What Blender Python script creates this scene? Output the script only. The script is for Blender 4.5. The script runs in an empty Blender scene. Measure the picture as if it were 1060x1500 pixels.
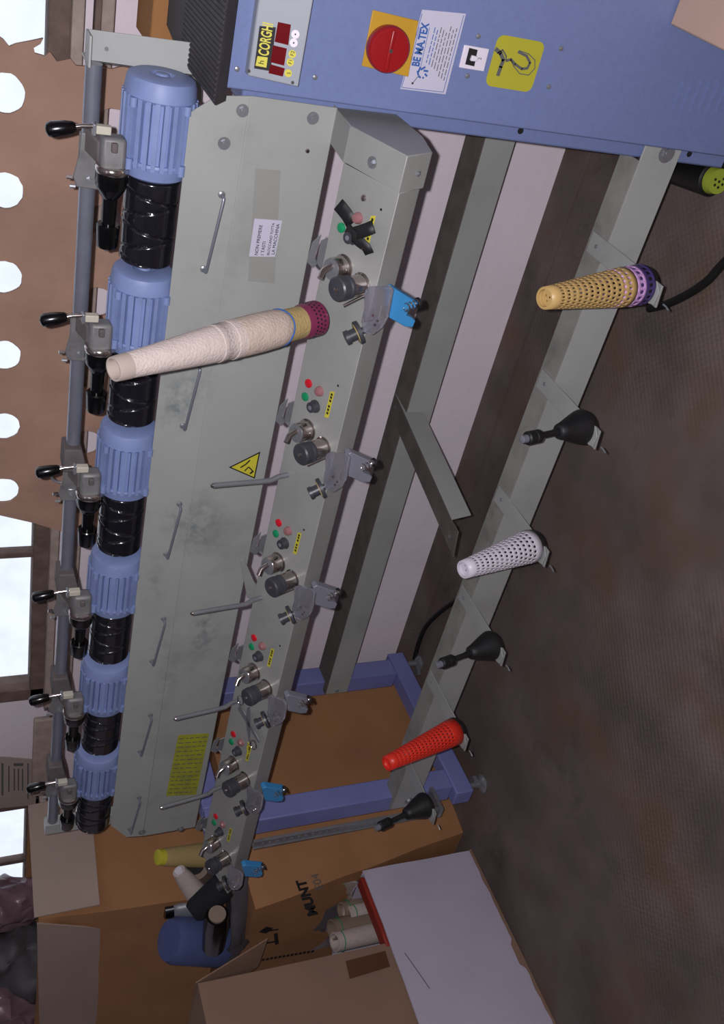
import bpy, bmesh, math, random
from mathutils import Vector, Matrix, noise
random.seed(7)
C = bpy.context.scene.collection
V = Vector
PI = math.pi

# ---------------------------------------------------------------- camera
F = 1420.0
Dn = V((3250, -144, F)).normalized()
Ln = V((-535, 1940, F)); Ln = (Ln - Dn*Ln.dot(Dn)).normalized()
RX = -Ln; RZ = -Dn; RY = RZ.cross(RX)
CAM = V((0, 0, 1.6))
def wdir(c):                       # camera (right, down, forward) -> world
    return V((RX.dot(c), RY.dot(c), RZ.dot(c)))
right, down, fwd = wdir(V((1,0,0))), wdir(V((0,1,0))), wdir(V((0,0,1)))
cd = bpy.data.cameras.new('camera'); cam = bpy.data.objects.new('camera', cd); C.objects.link(cam)
cd.sensor_fit = 'VERTICAL'; cd.sensor_height = 36; cd.lens = F/1500*36; cd.clip_start = .02; cd.clip_end = 100
up, back = -down, -fwd
cam.matrix_world = Matrix(((right.x, up.x, back.x, 0), (right.y, up.y, back.y, 0), (right.z, up.z, back.z, 1.6), (0,0,0,1)))
bpy.context.scene.camera = cam
def ray(x, y): return wdir(V((x-530, y-750, F)))
def onY(x, y, Y): d = ray(x, y); return CAM + d*(Y/d.y)
def onX(x, y, X): d = ray(x, y); return CAM + d*(X/d.x)
def onZ(x, y, Z): d = ray(x, y); return CAM + d*((Z-1.6)/d.z)
def onP(x, y, p0, n): d = ray(x, y); return CAM + d*((p0-CAM).dot(n)/d.dot(n))

# ---------------------------------------------------------------- world, light, exposure
sc = bpy.context.scene
w = bpy.data.worlds.new('daylight'); sc.world = w; w.use_nodes = True
bg = w.node_tree.nodes['Background']; bg.inputs[0].default_value = (.80, .87, 1, 1); bg.inputs[1].default_value = 1.25
sc.view_settings.view_transform = 'Standard'; sc.view_settings.look = 'None'
sc.view_settings.gamma = 1; sc.view_settings.use_curve_mapping = False
sc.view_settings.exposure = 0.0
fl = bpy.data.lights.new('camera_flash', 'POINT'); fl.energy = 122; fl.shadow_soft_size = .006; fl.color = (.985, .945, 1)
flo = bpy.data.objects.new('camera_flash', fl); C.objects.link(flo)
flo.location = CAM - right*.030 - down*.012
def area(name, loc, rot, sx, sy, e, col):
    l = bpy.data.lights.new(name, 'AREA'); l.shape = 'RECTANGLE'; l.size = sx; l.size_y = sy; l.energy = e; l.color = col
    o = bpy.data.objects.new(name, l); C.objects.link(o); o.location = loc; o.rotation_euler = rot; return o
area('ambient_fill', (-.3, -.2, 2.95), (0, 0, 0), 1.4, .5, 2, (.9, .93, 1))  # unseen area light added overhead to raise the ambient level

# ---------------------------------------------------------------- materials
def lin(c):
    return tuple((v/255/12.92 if v/255 <= .04045 else ((v/255+.055)/1.055)**2.4) for v in c)
ALB = dict.fromkeys(('plaster','plaster_low_bounce','rail_enamel','light_dusty_rail_top','dusty_rail_top','white_carton','white_plastic','orange_red_plastic',
 'brown_cardboard','dull_cardboard','grey_side_cardboard','blue_frame_enamel','rust_red_wrap','grey_sack','window_glass','pale_sill_paint','lilac_plastic'), 1.0)
ALB.update(worn_floor=.98, motor_blue=.85, blue_enamel=.80, clear_plastic=1, brown_cardboard=.72, dull_cardboard=.68, grey_side_cardboard=.74, white_carton=.85, tan_plastic=.75, zinc_steel=.9, chrome=.95, tube_steel=.9, brown_fibreboard=.75, plastic_bag=.8, green_button=1, red_button=.9)
def mat(name, rgb, rough=.5, metal=0, var=.12, scale=8, bump=0, bscale=60, rgb2=None, patch=0, pscale=3, spec=.5, trans=0, coat=0, alpha=1):
    m = bpy.data.materials.new(name); m.use_nodes = True; nt = m.node_tree; b = nt.nodes['Principled BSDF']
    k_ = ALB.get(name, .68)
    c = tuple(v*k_ for v in lin(rgb)); c2 = tuple(v*k_ for v in lin(rgb2)) if rgb2 else tuple(v*(1-var) for v in c)
    tc = nt.nodes.new('ShaderNodeTexCoord'); nz = nt.nodes.new('ShaderNodeTexNoise'); nz.inputs['Scale'].default_value = scale; nz.inputs['Detail'].default_value = 6
    geo = nt.nodes.new('ShaderNodeNewGeometry')
    nt.links.new(geo.outputs['Position'], nz.inputs['Vector'])
    mx = nt.nodes.new('ShaderNodeMix'); mx.data_type = 'RGBA'
    mx.inputs['A'].default_value = (*c, 1); mx.inputs['B'].default_value = (*c2, 1)
    rmp = nt.nodes.new('ShaderNodeMapRange'); rmp.inputs[1].default_value = .35; rmp.inputs[2].default_value = .7
    nt.links.new(nz.outputs['Fac'], rmp.inputs[0]); nt.links.new(rmp.outputs[0], mx.inputs['Factor'])
    out = mx.outputs['Result']
    if patch:
        n2 = nt.nodes.new('ShaderNodeTexNoise'); n2.inputs['Scale'].default_value = pscale; n2.inputs['Detail'].default_value = 8; n2.inputs['Roughness'].default_value = .65
        nt.links.new(geo.outputs['Position'], n2.inputs['Vector'])
        r2 = nt.nodes.new('ShaderNodeMapRange'); r2.inputs[1].default_value = .55; r2.inputs[2].default_value = .72; r2.inputs[4].default_value = patch
        nt.links.new(n2.outputs['Fac'], r2.inputs[0])
        m2 = nt.nodes.new('ShaderNodeMix'); m2.data_type = 'RGBA'; nt.links.new(r2.outputs[0], m2.inputs['Factor'])
        nt.links.new(out, m2.inputs['A']); m2.inputs['B'].default_value = (*[v*.35 for v in c], 1); out = m2.outputs['Result']
    nt.links.new(out, b.inputs['Base Color'])
    b.inputs['Roughness'].default_value = rough; b.inputs['Metallic'].default_value = metal
    b.inputs['Specular IOR Level'].default_value = spec
    if trans: b.inputs['Transmission Weight'].default_value = trans; b.inputs['IOR'].default_value = 1.35
    if coat: b.inputs['Coat Weight'].default_value = coat
    if alpha < 1: b.inputs['Alpha'].default_value = alpha
    if bump:
        nb = nt.nodes.new('ShaderNodeTexNoise'); nb.inputs['Scale'].default_value = bscale; nb.inputs['Detail'].default_value = 5
        nt.links.new(geo.outputs['Position'], nb.inputs['Vector'])
        bp = nt.nodes.new('ShaderNodeBump'); bp.inputs['Strength'].default_value = bump; bp.inputs['Distance'].default_value = .01
        nt.links.new(nb.outputs['Fac'], bp.inputs['Height']); nt.links.new(bp.outputs[0], b.inputs['Normal'])
    return m
M = dict(
 grey = mat('grey_enamel', (183,187,182), .45, var=.07, patch=.28, pscale=5, bump=.03, bscale=300),
 greyc = mat('grey_console_enamel', (176,178,174), .4, var=.1, scale=14, patch=.1, pscale=9),
 rail = mat('rail_enamel', (163,166,163), .45, var=.1, patch=.1, pscale=8),
 dust = mat('dusty_rail_top', (104,98,92), .9, var=.3, scale=20, patch=.5, pscale=14),
 dustl = mat('light_dusty_rail_top', (146,146,140), .8, var=.25, scale=16, patch=.5, pscale=12),
 seam = mat('dark_gap', (22,20,22), .9),
 blue = mat('blue_enamel', (122,137,184), .42, var=.07, scale=120, bump=.05, bscale=500),
 blued = mat('blue_frame_enamel', (122,128,184), .45, var=.1),
 motor = mat('motor_blue', (134,152,200), .5, var=.12, scale=25, patch=.15, pscale=25),
 black = mat('black_plastic', (12,12,14), .22, var=.3),
 blackm = mat('worn_black_plastic', (34,34,36), .55, var=.4, scale=30, patch=.1),
 knobm = mat('grey_black_plastic', (74,76,84), .4, var=.3, scale=40),
 drum = mat('drum_black', (34,34,42), .16, var=.3, spec=.7),
 chrome = mat('chrome', (196,186,182), .17, metal=.97, var=.15),
 steel = mat('zinc_steel', (160,163,168), .35, metal=.6, var=.15, scale=30),
 tube = mat('tube_steel', (140,143,156), .3, metal=.45, var=.12, scale=20),
 cast = mat('cast_grey', (150,150,150), .55, metal=.3, var=.25, scale=30, patch=.4, pscale=30),
 castb = mat('dusty_cast', (120,112,112), .75, metal=.1, var=.3, scale=25, patch=.3, pscale=30),
 tag = mat('cream_tag', (225,220,200), .5, var=.05),
 brass = mat('brown_tag', (165,145,128), .5, var=.1),
 wall = mat('plaster', (247,236,244), .85, var=.06, scale=4, bump=.15, bscale=40),
 walld = mat('plaster_low_bounce', (110,104,108), .9, var=.1, scale=4, bump=.15),  # for unseen walls and ceiling, darkened to cut bounced light
 wood = mat('old_window_wood', (140,118,108), .8, var=.4, scale=25, bump=.3, bscale=50),
 woodl = mat('pale_sill_paint', (176,160,150), .8, var=.25, scale=30, bump=.2),
 glass = mat('window_glass', (255,255,255), .02, trans=1),
 board = mat('brown_fibreboard', (204,164,142), .85, var=.2, scale=7, bump=.25, bscale=25, patch=.15, pscale=4),
 card = mat('brown_cardboard', (192,138,92), .8, var=.18, scale=5, bump=.12, bscale=12, patch=.15),
 cardd = mat('dull_cardboard', (168,134,112), .85, var=.15, scale=5, bump=.1, bscale=15),
 flap = mat('grey_side_cardboard', (190,168,154), .85, var=.08, scale=6),
 white = mat('white_carton', (202,194,212), .75, var=.08, scale=5, patch=.1, pscale=4, bump=.1, bscale=15),
 tape = mat('brown_tape', (112,74,52), .4),
 paper = mat('white_paper', (222,220,240), .7, var=.03),
 news = mat('newsprint', (196,180,170), .8, var=.08),
 ink = mat('black_ink', (20,18,20), .7),
 inkb = mat('blue_ink', (60,110,190), .6),
 inkg = mat('grey_ink', (110,110,110), .7),
 yellow = mat('yellow_sticker', (205,200,60), .5, var=.06),
 yellowl = mat('yellow_tape', (236,226,70), .5),
 ochre = mat('ochre_plate', (222,172,50), .5),
 red = mat('red_plastic', (176,24,30), .35, var=.15),
 redb = mat('red_button', (214,24,44), .3),
 greenb = mat('green_button', (20,140,90), .35),
 lamp = mat('pink_lens', (176,122,124), .15, var=.1, coat=.5),
 display = mat('red_display', (120,16,24), .12, spec=.8),
 grille = mat('dark_ribbed_vinyl', (70,66,68), .7, var=.3, scale=60),
 console_box = mat('controller_plate', (168,174,184), .45, var=.04),
 maroon = mat('maroon_plastic', (140,52,92), .4),
 yarn = mat('cream_yarn', (226,206,190), .95, var=.14, scale=40, bump=.3, bscale=220),
 yarnw = mat('white_yarn', (232,216,208), .95, var=.1, scale=50, bump=.3, bscale=250),
 yarnk = mat('dark_green_yarn', (24,28,36), .9, bump=.3, bscale=200),
 yarnb = mat('blue_yarn', (98,114,172), .9, var=.2, bump=.4, bscale=250),
 yarny = mat('straw_yarn', (205,180,120), .9, bump=.3, bscale=250),
 tan = mat('tan_plastic', (226,188,120), .4, var=.06),
 lilac = mat('lilac_plastic', (204,160,214), .4),
 violet = mat('violet_plastic', (84,66,132), .4),
 whitep = mat('white_plastic', (220,214,226), .4),
 redp = mat('orange_red_plastic', (228,52,36), .4, var=.08),
 rust = mat('rust_red_wrap', (150,44,28), .6, var=.2),
 lime = mat('lime_plastic', (186,206,70), .4),
 cyan = mat('bright_blue_plastic', (70,158,222), .35, var=.1),
 grp = mat('grey_plastic', (140,142,154), .35, var=.1),
 clear = mat('clear_plastic', (235,235,245), .08, trans=.9, var=.1),
 rubber = mat('rubber_cable', (20,20,20), .5),
 sack = mat('grey_sack', (84,80,84), .6, var=.3, bump=.4, bscale=20),
 bag = mat('plastic_bag', (150,122,130), .3, var=.4, scale=9, bump=.6, bscale=12, patch=.4, pscale=8),
 orange = mat('orange_box', (200,140,80), .7),
 cream = mat('cream_card', (224,190,168), .7, var=.08),
 label_y = mat('faded_yellow_label', (190,194,44), .6, var=.1, rgb2=(160,162,70), scale=20),
 ghost = mat('tape_ghost', (172,174,168), .3, var=.05),
 disc = mat('straw_disc', (190,170,110), .5),
)
def panel_mat():
    m = M['grey']; nt = m.node_tree; b = nt.nodes['Principled BSDF']; src = b.inputs['Base Color'].links[0].from_socket
    geo = nt.nodes.new('ShaderNodeNewGeometry'); nz = nt.nodes.new('ShaderNodeTexNoise'); nz.inputs['Scale'].default_value = 38; nz.inputs['Detail'].default_value = 8; nz.inputs['Roughness'].default_value = .7
    nt.links.new(geo.outputs['Position'], nz.inputs['Vector'])
    acc = None
    for x,y,ax_,az,st_ in ((262,592,.07,.035,1),(275,570,.05,.05,.7),(290,770,.09,.06,1),(255,765,.05,.03,.7),(300,925,.09,.035,1.1),(245,1000,.12,.03,.5),(225,860,.10,.03,.5),(330,1000,.1,.04,.4)):
        p = onY(x,y,1.556)
        sb = nt.nodes.new('ShaderNodeVectorMath'); sb.operation = 'SUBTRACT'; sb.inputs[1].default_value = (p.x,1.556,p.z); nt.links.new(geo.outputs['Position'], sb.inputs[0])
        ml = nt.nodes.new('ShaderNodeVectorMath'); ml.operation = 'MULTIPLY'; ml.inputs[1].default_value = (1/ax_,0,1/az); nt.links.new(sb.outputs[0], ml.inputs[0])
        le = nt.nodes.new('ShaderNodeVectorMath'); le.operation = 'LENGTH'; nt.links.new(ml.outputs[0], le.inputs[0])
        mr = nt.nodes.new('ShaderNodeMapRange'); mr.inputs[1].default_value = 1.2; mr.inputs[2].default_value = 0; mr.inputs[4].default_value = st_; nt.links.new(le.outputs['Value'], mr.inputs[0])
        if acc is None: acc = mr.outputs[0]
        else:
            ad = nt.nodes.new('ShaderNodeMath'); ad.operation = 'MAXIMUM'; nt.links.new(acc, ad.inputs[0]); nt.links.new(mr.outputs[0], ad.inputs[1]); acc = ad.outputs[0]
    r_ = nt.nodes.new('ShaderNodeMapRange'); r_.inputs[1].default_value = .42; r_.inputs[2].default_value = .68; nt.links.new(nz.outputs['Fac'], r_.inputs[0])
    mu = nt.nodes.new('ShaderNodeMath'); mu.operation = 'MULTIPLY'; nt.links.new(acc, mu.inputs[0]); nt.links.new(r_.outputs[0], mu.inputs[1])
    mx = nt.nodes.new('ShaderNodeMix'); mx.data_type = 'RGBA'; nt.links.new(mu.outputs[0], mx.inputs['Factor']); nt.links.new(src, mx.inputs['A'])
    mx.inputs['B'].default_value = (*lin((88,98,102)),1); nt.links.new(mx.outputs['Result'], b.inputs['Base Color'])
panel_mat()
# floor: dark worn concrete with a checker-plate like grain
def floor_mat():
    m = mat('worn_floor', (112,99,94), .85, var=.4, scale=5, patch=.8, pscale=3.2, bump=0)
    nt = m.node_tree; b = nt.nodes['Principled BSDF']; geo = nt.nodes.new('ShaderNodeNewGeometry')
    mp = nt.nodes.new('ShaderNodeMapping'); mp.inputs['Rotation'].default_value = (0,0,.785); nt.links.new(geo.outputs['Position'], mp.inputs['Vector'])
    ck = nt.nodes.new('ShaderNodeTexVoronoi'); ck.inputs['Scale'].default_value = 75; ck.inputs['Randomness'].default_value = .1
    nt.links.new(mp.outputs[0], ck.inputs['Vector'])
    ns = nt.nodes.new('ShaderNodeTexNoise'); ns.inputs['Scale'].default_value = 1.6; nt.links.new(geo.outputs['Position'], ns.inputs['Vector'])
    mr = nt.nodes.new('ShaderNodeMapRange'); mr.inputs[1].default_value = .45; mr.inputs[2].default_value = .6; nt.links.new(ns.outputs['Fac'], mr.inputs[0])
    ml = nt.nodes.new('ShaderNodeMath'); ml.operation = 'MULTIPLY'; nt.links.new(ck.outputs['Distance'], ml.inputs[0]); nt.links.new(mr.outputs[0], ml.inputs[1])
    bp = nt.nodes.new('ShaderNodeBump'); bp.inputs['Strength'].default_value = .6; bp.inputs['Distance'].default_value = .004
    nt.links.new(ml.outputs[0], bp.inputs['Height']); nt.links.new(bp.outputs[0], b.inputs['Normal'])
    # brown rust stains
    src = b.inputs['Base Color'].links[0].from_socket
    n3 = nt.nodes.new('ShaderNodeTexNoise'); n3.inputs['Scale'].default_value = 4.5; n3.inputs['Detail'].default_value = 9; nt.links.new(geo.outputs['Position'], n3.inputs['Vector'])
    r3 = nt.nodes.new('ShaderNodeMapRange'); r3.inputs[1].default_value = .5; r3.inputs[2].default_value = .68; r3.inputs[4].default_value = .7; nt.links.new(n3.outputs['Fac'], r3.inputs[0])
    mx = nt.nodes.new('ShaderNodeMix'); mx.data_type = 'RGBA'; nt.links.new(r3.outputs[0], mx.inputs['Factor']); nt.links.new(src, mx.inputs['A'])
    mx.inputs['B'].default_value = (*lin((100,80,62)), 1); nt.links.new(mx.outputs['Result'], b.inputs['Base Color'])
    return m
M['floor'] = floor_mat()

# ---------------------------------------------------------------- helpers
def origin_of(o):
    p = V((0,0,0))
    while o is not None: p = p + o.location; o = o.parent
    return p
def basis(a):
    a = a.normalized(); h = V((0,0,1)) if abs(a.z) < .9 else V((1,0,0))
    u = a.cross(h).normalized(); return u, a.cross(u).normalized()
class G:
    def __init__(s): s.bm = bmesh.new()
    def prism(s, pts, ext):
        ext = V(ext); pts = [V(p) for p in pts]
        a = [s.bm.verts.new(p) for p in pts]; b = [s.bm.verts.new(p+ext) for p in pts]; n = len(pts)
        s.bm.faces.new(a); s.bm.faces.new(b[::-1])
        for i in range(n): s.bm.faces.new((a[i], b[i], b[(i+1)%n], a[(i+1)%n]))
        return s
    def box(s, p, q):
        x0,y0,z0 = p; x1,y1,z1 = q
        return s.prism([(x0,y0,z0),(x1,y0,z0),(x1,y1,z0),(x0,y1,z0)], (0,0,z1-z0))
    def bar(s, p, q, wv, hv):           # box along p->q with half-extent vectors
        p,q,wv,hv = V(p),V(q),V(wv),V(hv)
        return s.prism([p-wv-hv, p+wv-hv, p+wv+hv, p-wv+hv], q-p)
    def lathe(s, p, a, prof, seg=24, cap=True):
        p = V(p); a = V(a).normalized(); u, v = basis(a); rings = []
        for d, r in prof:
            rings.append([s.bm.verts.new(p + a*d + (u*math.cos(t)+v*math.sin(t))*max(r,1e-5)) for t in [2*PI*k/seg for k in range(seg)]])
        for A, B in zip(rings, rings[1:]):
            for k in range(seg): s.bm.faces.new((A[k], A[(k+1)%seg], B[(k+1)%seg], B[k]))
        if cap: s.bm.faces.new(rings[0][::-1]); s.bm.faces.new(rings[-1])
        return s
    def cyl(s, p, q, r, r2=None, seg=20):
        p, q = V(p), V(q); L = (q-p).length
        return s.lathe(p, q-p, [(0,r),(L,r if r2 is None else r2)], seg)
    def tube(s, pts, r, seg=10):
        pts = [V(p) for p in pts]; prev = None; n0 = None
        for i, p in enumerate(pts):
            t = (pts[min(i+1,len(pts)-1)] - pts[max(i-1,0)]).normalized()
            if n0 is None: n0 = basis(t)[0]
            n0 = (n0 - t*n0.dot(t)).normalized(); b = t.cross(n0)
            ring = [s.bm.verts.new(p + (n0*math.cos(2*PI*k/seg)+b*math.sin(2*PI*k/seg))*r) for k in range(seg)]
            if prev:
                for k in range(seg): s.bm.faces.new((prev[k], prev[(k+1)%seg], ring[(k+1)%seg], ring[k]))
            else: s.bm.faces.new(ring[::-1])
            prev = ring
        s.bm.faces.new(prev); return s
    def ball(s, c, r, sx=1, sy=1, sz=1, sub=3):
        res = bmesh.ops.create_icosphere(s.bm, subdivisions=sub, radius=r)
        for v in res['verts']: v.co = V((v.co.x*sx, v.co.y*sy, v.co.z*sz)) + V(c)
        return s
    def rough(s, amt, freq, seed=0):
        for v in s.bm.verts:
            n = noise.noise_vector(v.co*freq + V((seed,seed*2,0))); v.co += n*amt
        return s
    def cut(s, n=4):
        bmesh.ops.subdivide_edges(s.bm, edges=s.bm.edges[:], cuts=n, use_grid_fill=True); return s
    def done(s, name, m, parent=None, bevel=0, smooth=40, solid=0):
        bmesh.ops.recalc_face_normals(s.bm, faces=s.bm.faces[:])
        o0 = origin_of(parent) if parent else V((0,0,0))
        for v in s.bm.verts: v.co -= o0
        me = bpy.data.meshes.new(name); s.bm.to_mesh(me); s.bm.free()
        for p in me.polygons: p.use_smooth = True
        me.set_sharp_from_angle(angle=math.radians(smooth))
        me.materials.append(M[m] if isinstance(m, str) else m)
        o = bpy.data.objects.new(name, me); C.objects.link(o); o.parent = parent
        if solid: md = o.modifiers.new('solid', 'SOLIDIFY'); md.thickness = solid; md.offset = 0
        if bevel: md = o.modifiers.new('bevel', 'BEVEL'); md.width = bevel; md.segments = 2; md.limit_method = 'ANGLE'
        return o
def tag(o, label=None, cat=None, group=None, kind=None):
    if label: o['label'] = label
    if cat: o['category'] = cat
    if group: o['group'] = group
    if kind: o['kind'] = kind
    return o
def thing(name, loc, label, cat, group=None):
    o = bpy.data.objects.new(name, None); o.empty_display_size = .05; C.objects.link(o); o.location = loc
    return tag(o, label, cat, group)
def struct(o): o['kind'] = 'structure'; return o
def copy_tree(o, off=None, parent=None):
    c = o.copy(); C.objects.link(c); c.parent = parent
    if off is not None: c.location = o.location + V(off)
    for ch in list(o.children): copy_tree(ch, None, c)
    return c
def rname(s): return s
def fill2d(name, loops, org, u, v, thick, m, parent=None):
    """plate from 2D loops (metres) with holes, laid on plane org,u,v; thickness goes along u x v"""
    cu = bpy.data.curves.new(name, 'CURVE'); cu.dimensions = '2D'; cu.fill_mode = 'BOTH'; cu.extrude = thick/2
    for lp in loops:
        sp = cu.splines.new('POLY'); sp.points.add(len(lp)-1); sp.use_cyclic_u = True
        for q, (a, b) in zip(sp.points, lp): q.co = (a, b, 0, 1)
    return curve_to(name, cu, org, u, v, thick/2, m, parent)
def curve_to(name, cu, org, u, v, lift, m, parent, xs=1):
    t = bpy.data.objects.new('tmp', cu); C.objects.link(t)
    dg = bpy.context.evaluated_depsgraph_get(); me = bpy.data.meshes.new_from_object(t.evaluated_get(dg))
    bpy.data.objects.remove(t); bpy.data.curves.remove(cu)
    u = V(u).normalized(); v = V(v); v = (v - u*v.dot(u)).normalized(); n = u.cross(v); o0 = origin_of(parent) if parent else V((0,0,0))
    for q in me.vertices: q.co = V(org) + u*q.co.x*xs + v*q.co.y + n*(q.co.z+lift) - o0
    me.materials.clear(); me.materials.append(M[m]); me.name = name
    o = bpy.data.objects.new(name, me); C.objects.link(o); o.parent = parent; return o
def text(s, org, u, v, size, m, parent, name='lettering', lift=.0004, align='LEFT', space=1.0, bold=0, xs=1):
    cu = bpy.data.curves.new(name, 'FONT'); cu.body = s; cu.size = size; cu.extrude = .0002; cu.align_x = align; cu.space_line = space; cu.offset = bold
    return curve_to(name, cu, org, u, v, lift, m, parent, xs)
def circ(x, y, r, n=20, e=1): return [(x+r*math.cos(2*PI*k/n), y+r*e*math.sin(2*PI*k/n)) for k in range(n)]
def rrect(x0, y0, x1, y1, r, n=5):
    out = []
    for cx, cy, a0 in ((x1-r,y1-r,0),(x0+r,y1-r,PI/2),(x0+r,y0+r,PI),(x1-r,y0+r,1.5*PI)):
        out += [(cx+r*math.cos(a0+PI/2*k/n), cy+r*math.sin(a0+PI/2*k/n)) for k in range(n+1)]
    return out
def bolt(p, n, r, parent, name='bolt', m='steel', washer=True):
    g = G(); n = V(n).normalized(); p = V(p)
    if washer: g.cyl(p, p+n*.0012, r*1.25, seg=24)
    g.cyl(p, p+n*.005, r*.75, seg=6)
    g.cyl(p+n*.005, p+n*.0058, r*.4, seg=12)
    return g.done(name, m, parent)
ORD = ['nearest the blue control cabinet', 'second from the blue control cabinet', 'third from the blue control cabinet',
       'fourth from the blue control cabinet', 'fifth from the blue control cabinet', 'farthest from the blue control cabinet']
PX = .3255
EX, EY, EZ = V((1,0,0)), V((0,1,0)), V((0,0,1))

# ================================================================ THE ROOM
WY = 2.186
struct(G().box((-5.2,-2.4,-.1),(2.2,WY+.3,0)).done('floor','floor'))
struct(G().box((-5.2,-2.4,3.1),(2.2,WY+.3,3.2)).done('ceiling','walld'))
struct(G().box((-5.3,-2.4,0),(-5.2,WY+.3,3.1)).done('wall_left','wall'))
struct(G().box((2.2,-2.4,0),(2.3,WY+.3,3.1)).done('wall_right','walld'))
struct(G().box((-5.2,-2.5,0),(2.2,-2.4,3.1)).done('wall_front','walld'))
W1 = (-2.50, .25, 1.312, 2.45); W2 = (-4.7, -3.02, 1.312, 2.45)
wallp = [[(-5.2,0),(2.2,0),(2.2,3.1),(-5.2,3.1)]] + [[(a,c),(b,c),(b,d),(a,d)] for a,b,c,d in (W1,W2)]
struct(fill2d('wall_back', wallp, (0,WY,0), EX, EZ, -.22, 'wall'))
bpy.data.objects['wall_back'].data  # plate spans WY..WY+.22
def window(idx, a, b, c, d, mulls):
    fr = G(); y0, y1 = WY+.02, WY+.09
    fr.box((a,y0,c),(b,y1,c+.045)); fr.box((a,y0,d-.05),(b,y1,d)); fr.box((a,y0,c),(a+.05,y1,d)); fr.box((b-.05,y0,c),(b,y1,d))
    for mx_ in mulls: fr.box((mx_-.011,y0+.02,c),(mx_+.011,y1-.02,d))
    wo = struct(fr.done('window_%d'%idx, 'wood', bevel=.003))
    gl = G().box((a+.04,WY+.05,c+.04),(b-.04,WY+.054,d-.04)).done('glass_pane','glass',wo)
    st = G().box((a-.02,WY-.012,c-.020),(b+.02,WY+.05,c+.004)).done('inner_sill','woodl',wo,bevel=.003)
    return wo
window(1, *W1, [-1.905, -1.2])
window(2, *W2, [-3.42, -4.0])
struct(G().box((-2.56,WY-.022,1.235),(.3,WY,1.262)).done('trim_1','woodl',bevel=.004))
struct(G().box((-2.56,WY-.032,1.262),(.3,WY,1.275)).done('trim_2','wood',bevel=.003))
struct(G().box((-4.8,WY-.022,1.235),(-2.98,WY,1.27)).done('trim_3','woodl',bevel=.004))
struct(G().box((-2.96,WY-.02,1.27),(-2.56,WY,1.345)).rough(.003,9).done('trim_4','woodl',bevel=.006))
# ragged dirty strip where the plaster meets the floor
g = G(); n = 420; pts = [(-5.0 + 6.6*k/n, -.002+.014*noise.noise(V((k*1.3,0,3)))+.014*noise.noise(V((k*1.7,5,0)))) for k in range(n+1)]
for (x0,h0),(x1,h1) in zip(pts, pts[1:]): g.prism([(x0,WY,0),(x1,WY,0),(x1,WY,max(h1,.004)),(x0,WY,max(h0,.004))],(0,-.004,0))
struct(g.done('baseboard_back','floor'))

# brown perforated board leaning on the window
bp_ = [(-70,25),(-8,50),(6,60),(14,70),(24,66),(45,62),(64,58),(60,66),(50,72),(52,80),(66,84),(74,78),(84,92),(104,88),(112,98),(140,100),(165,103),(185,98),(200,108),(225,112),(246,118),(235,250),(215,480),(196,640),(165,805),(100,784),(50,769),(-70,742)]
loop = [(p.x, p.z) for p in [onY(a,b,2.10) for a,b in bp_]]
holes = []
for k in range(6):
    holes.append(circ(-.605-.196*k, 1.445, .039, 26, .95))
    if k: holes.append(circ(-.652-.2*k+.003*k, 1.236+.003*k, .037, 26))
holes.append(circ(-.648, 1.232, .040, 26))
for h in holes:
    for i,(a,b) in enumerate(h): h[i] = (a+random.uniform(-.0012,.0012), b+random.uniform(-.0012,.0012))
bo = fill2d('perforated_board', [loop]+holes, (0,2.116,0), EX, EZ, .008, 'board')
tag(bo, 'torn brown fibreboard sheet with round holes covering the window', 'board')
bo['label'] = 'torn brown fibreboard sheet with round holes covering the window'

# newspaper on the pier between the windows
nw = thing('newspaper_sheet', onY(25,1140,WY-.01), 'folded printed newspaper sheet hanging on the pier between the windows', 'newspaper')
q = [onY(a,b,WY-.006) for a,b in ((-20,1106),(55,1112),(52,1178),(-20,1185))]
G().prism(q,(0,-.003,0)).done('sheet','news',nw)
for x0,y0,x1,y1 in ((2,1118,5,1165),(12,1122,14,1160),(20,1118,34,1122),(20,1126,22,1158),(26,1126,28,1158),(32,1126,34,1158),(40,1118,42,1170)):
    G().prism([onY(a,b,WY-.0095) for a,b in ((x0,y0),(x1,y0),(x1,y1),(x0,y1))],(0,-.0006,0)).done('print_column','inkg',nw)

# ================================================================ BLUE END FRAME, RAILS
fr = thing('machine_frame', (-2.455,1.85,0), 'blue floor frame and long grey rails carrying the winding machine', 'machine frame')
XF = -2.42
def rect_tube(name, p, q, m='blued'): return G().box(p, q).done(name, m, fr, bevel=.004)
rect_tube('foot_bar', (XF-.06,1.545,.062), (XF,2.165,.125))
rect_tube('front_post', (XF-.07,1.573,.125), (XF,1.645,.925))
rect_tube('rear_post', (XF-.07,2.068,.125), (XF,2.138,.925))
rect_tube('cross_bar', (XF-.06,1.645,.865), (XF-.004,2.068,.925))
for y in (1.585, 2.13):
    f = G().lathe((XF-.03,y,0), EZ, [(0,.03),(.006,.032),(.012,.026),(.018,.012),(.062,.008)], 24).done('levelling_foot','steel',fr)
for y in (1.60, 2.09):
    G().cyl((XF-.03,y,.02),(XF-.03,y,.034),.017,seg=6).done('foot_nut','steel',fr)
# near post, flush against the control cabinet
PYF = 1.573
rect_tube('near_post', (-.425,PYF,.125), (-.36,PYF+.07,1.13), 'blue')
for z in (.61,.22): G().cyl((-.405,PYF-.0006,z),(-.405,PYF+.001,z),.006,seg=12).done('slot_hole','seam',fr)
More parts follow.
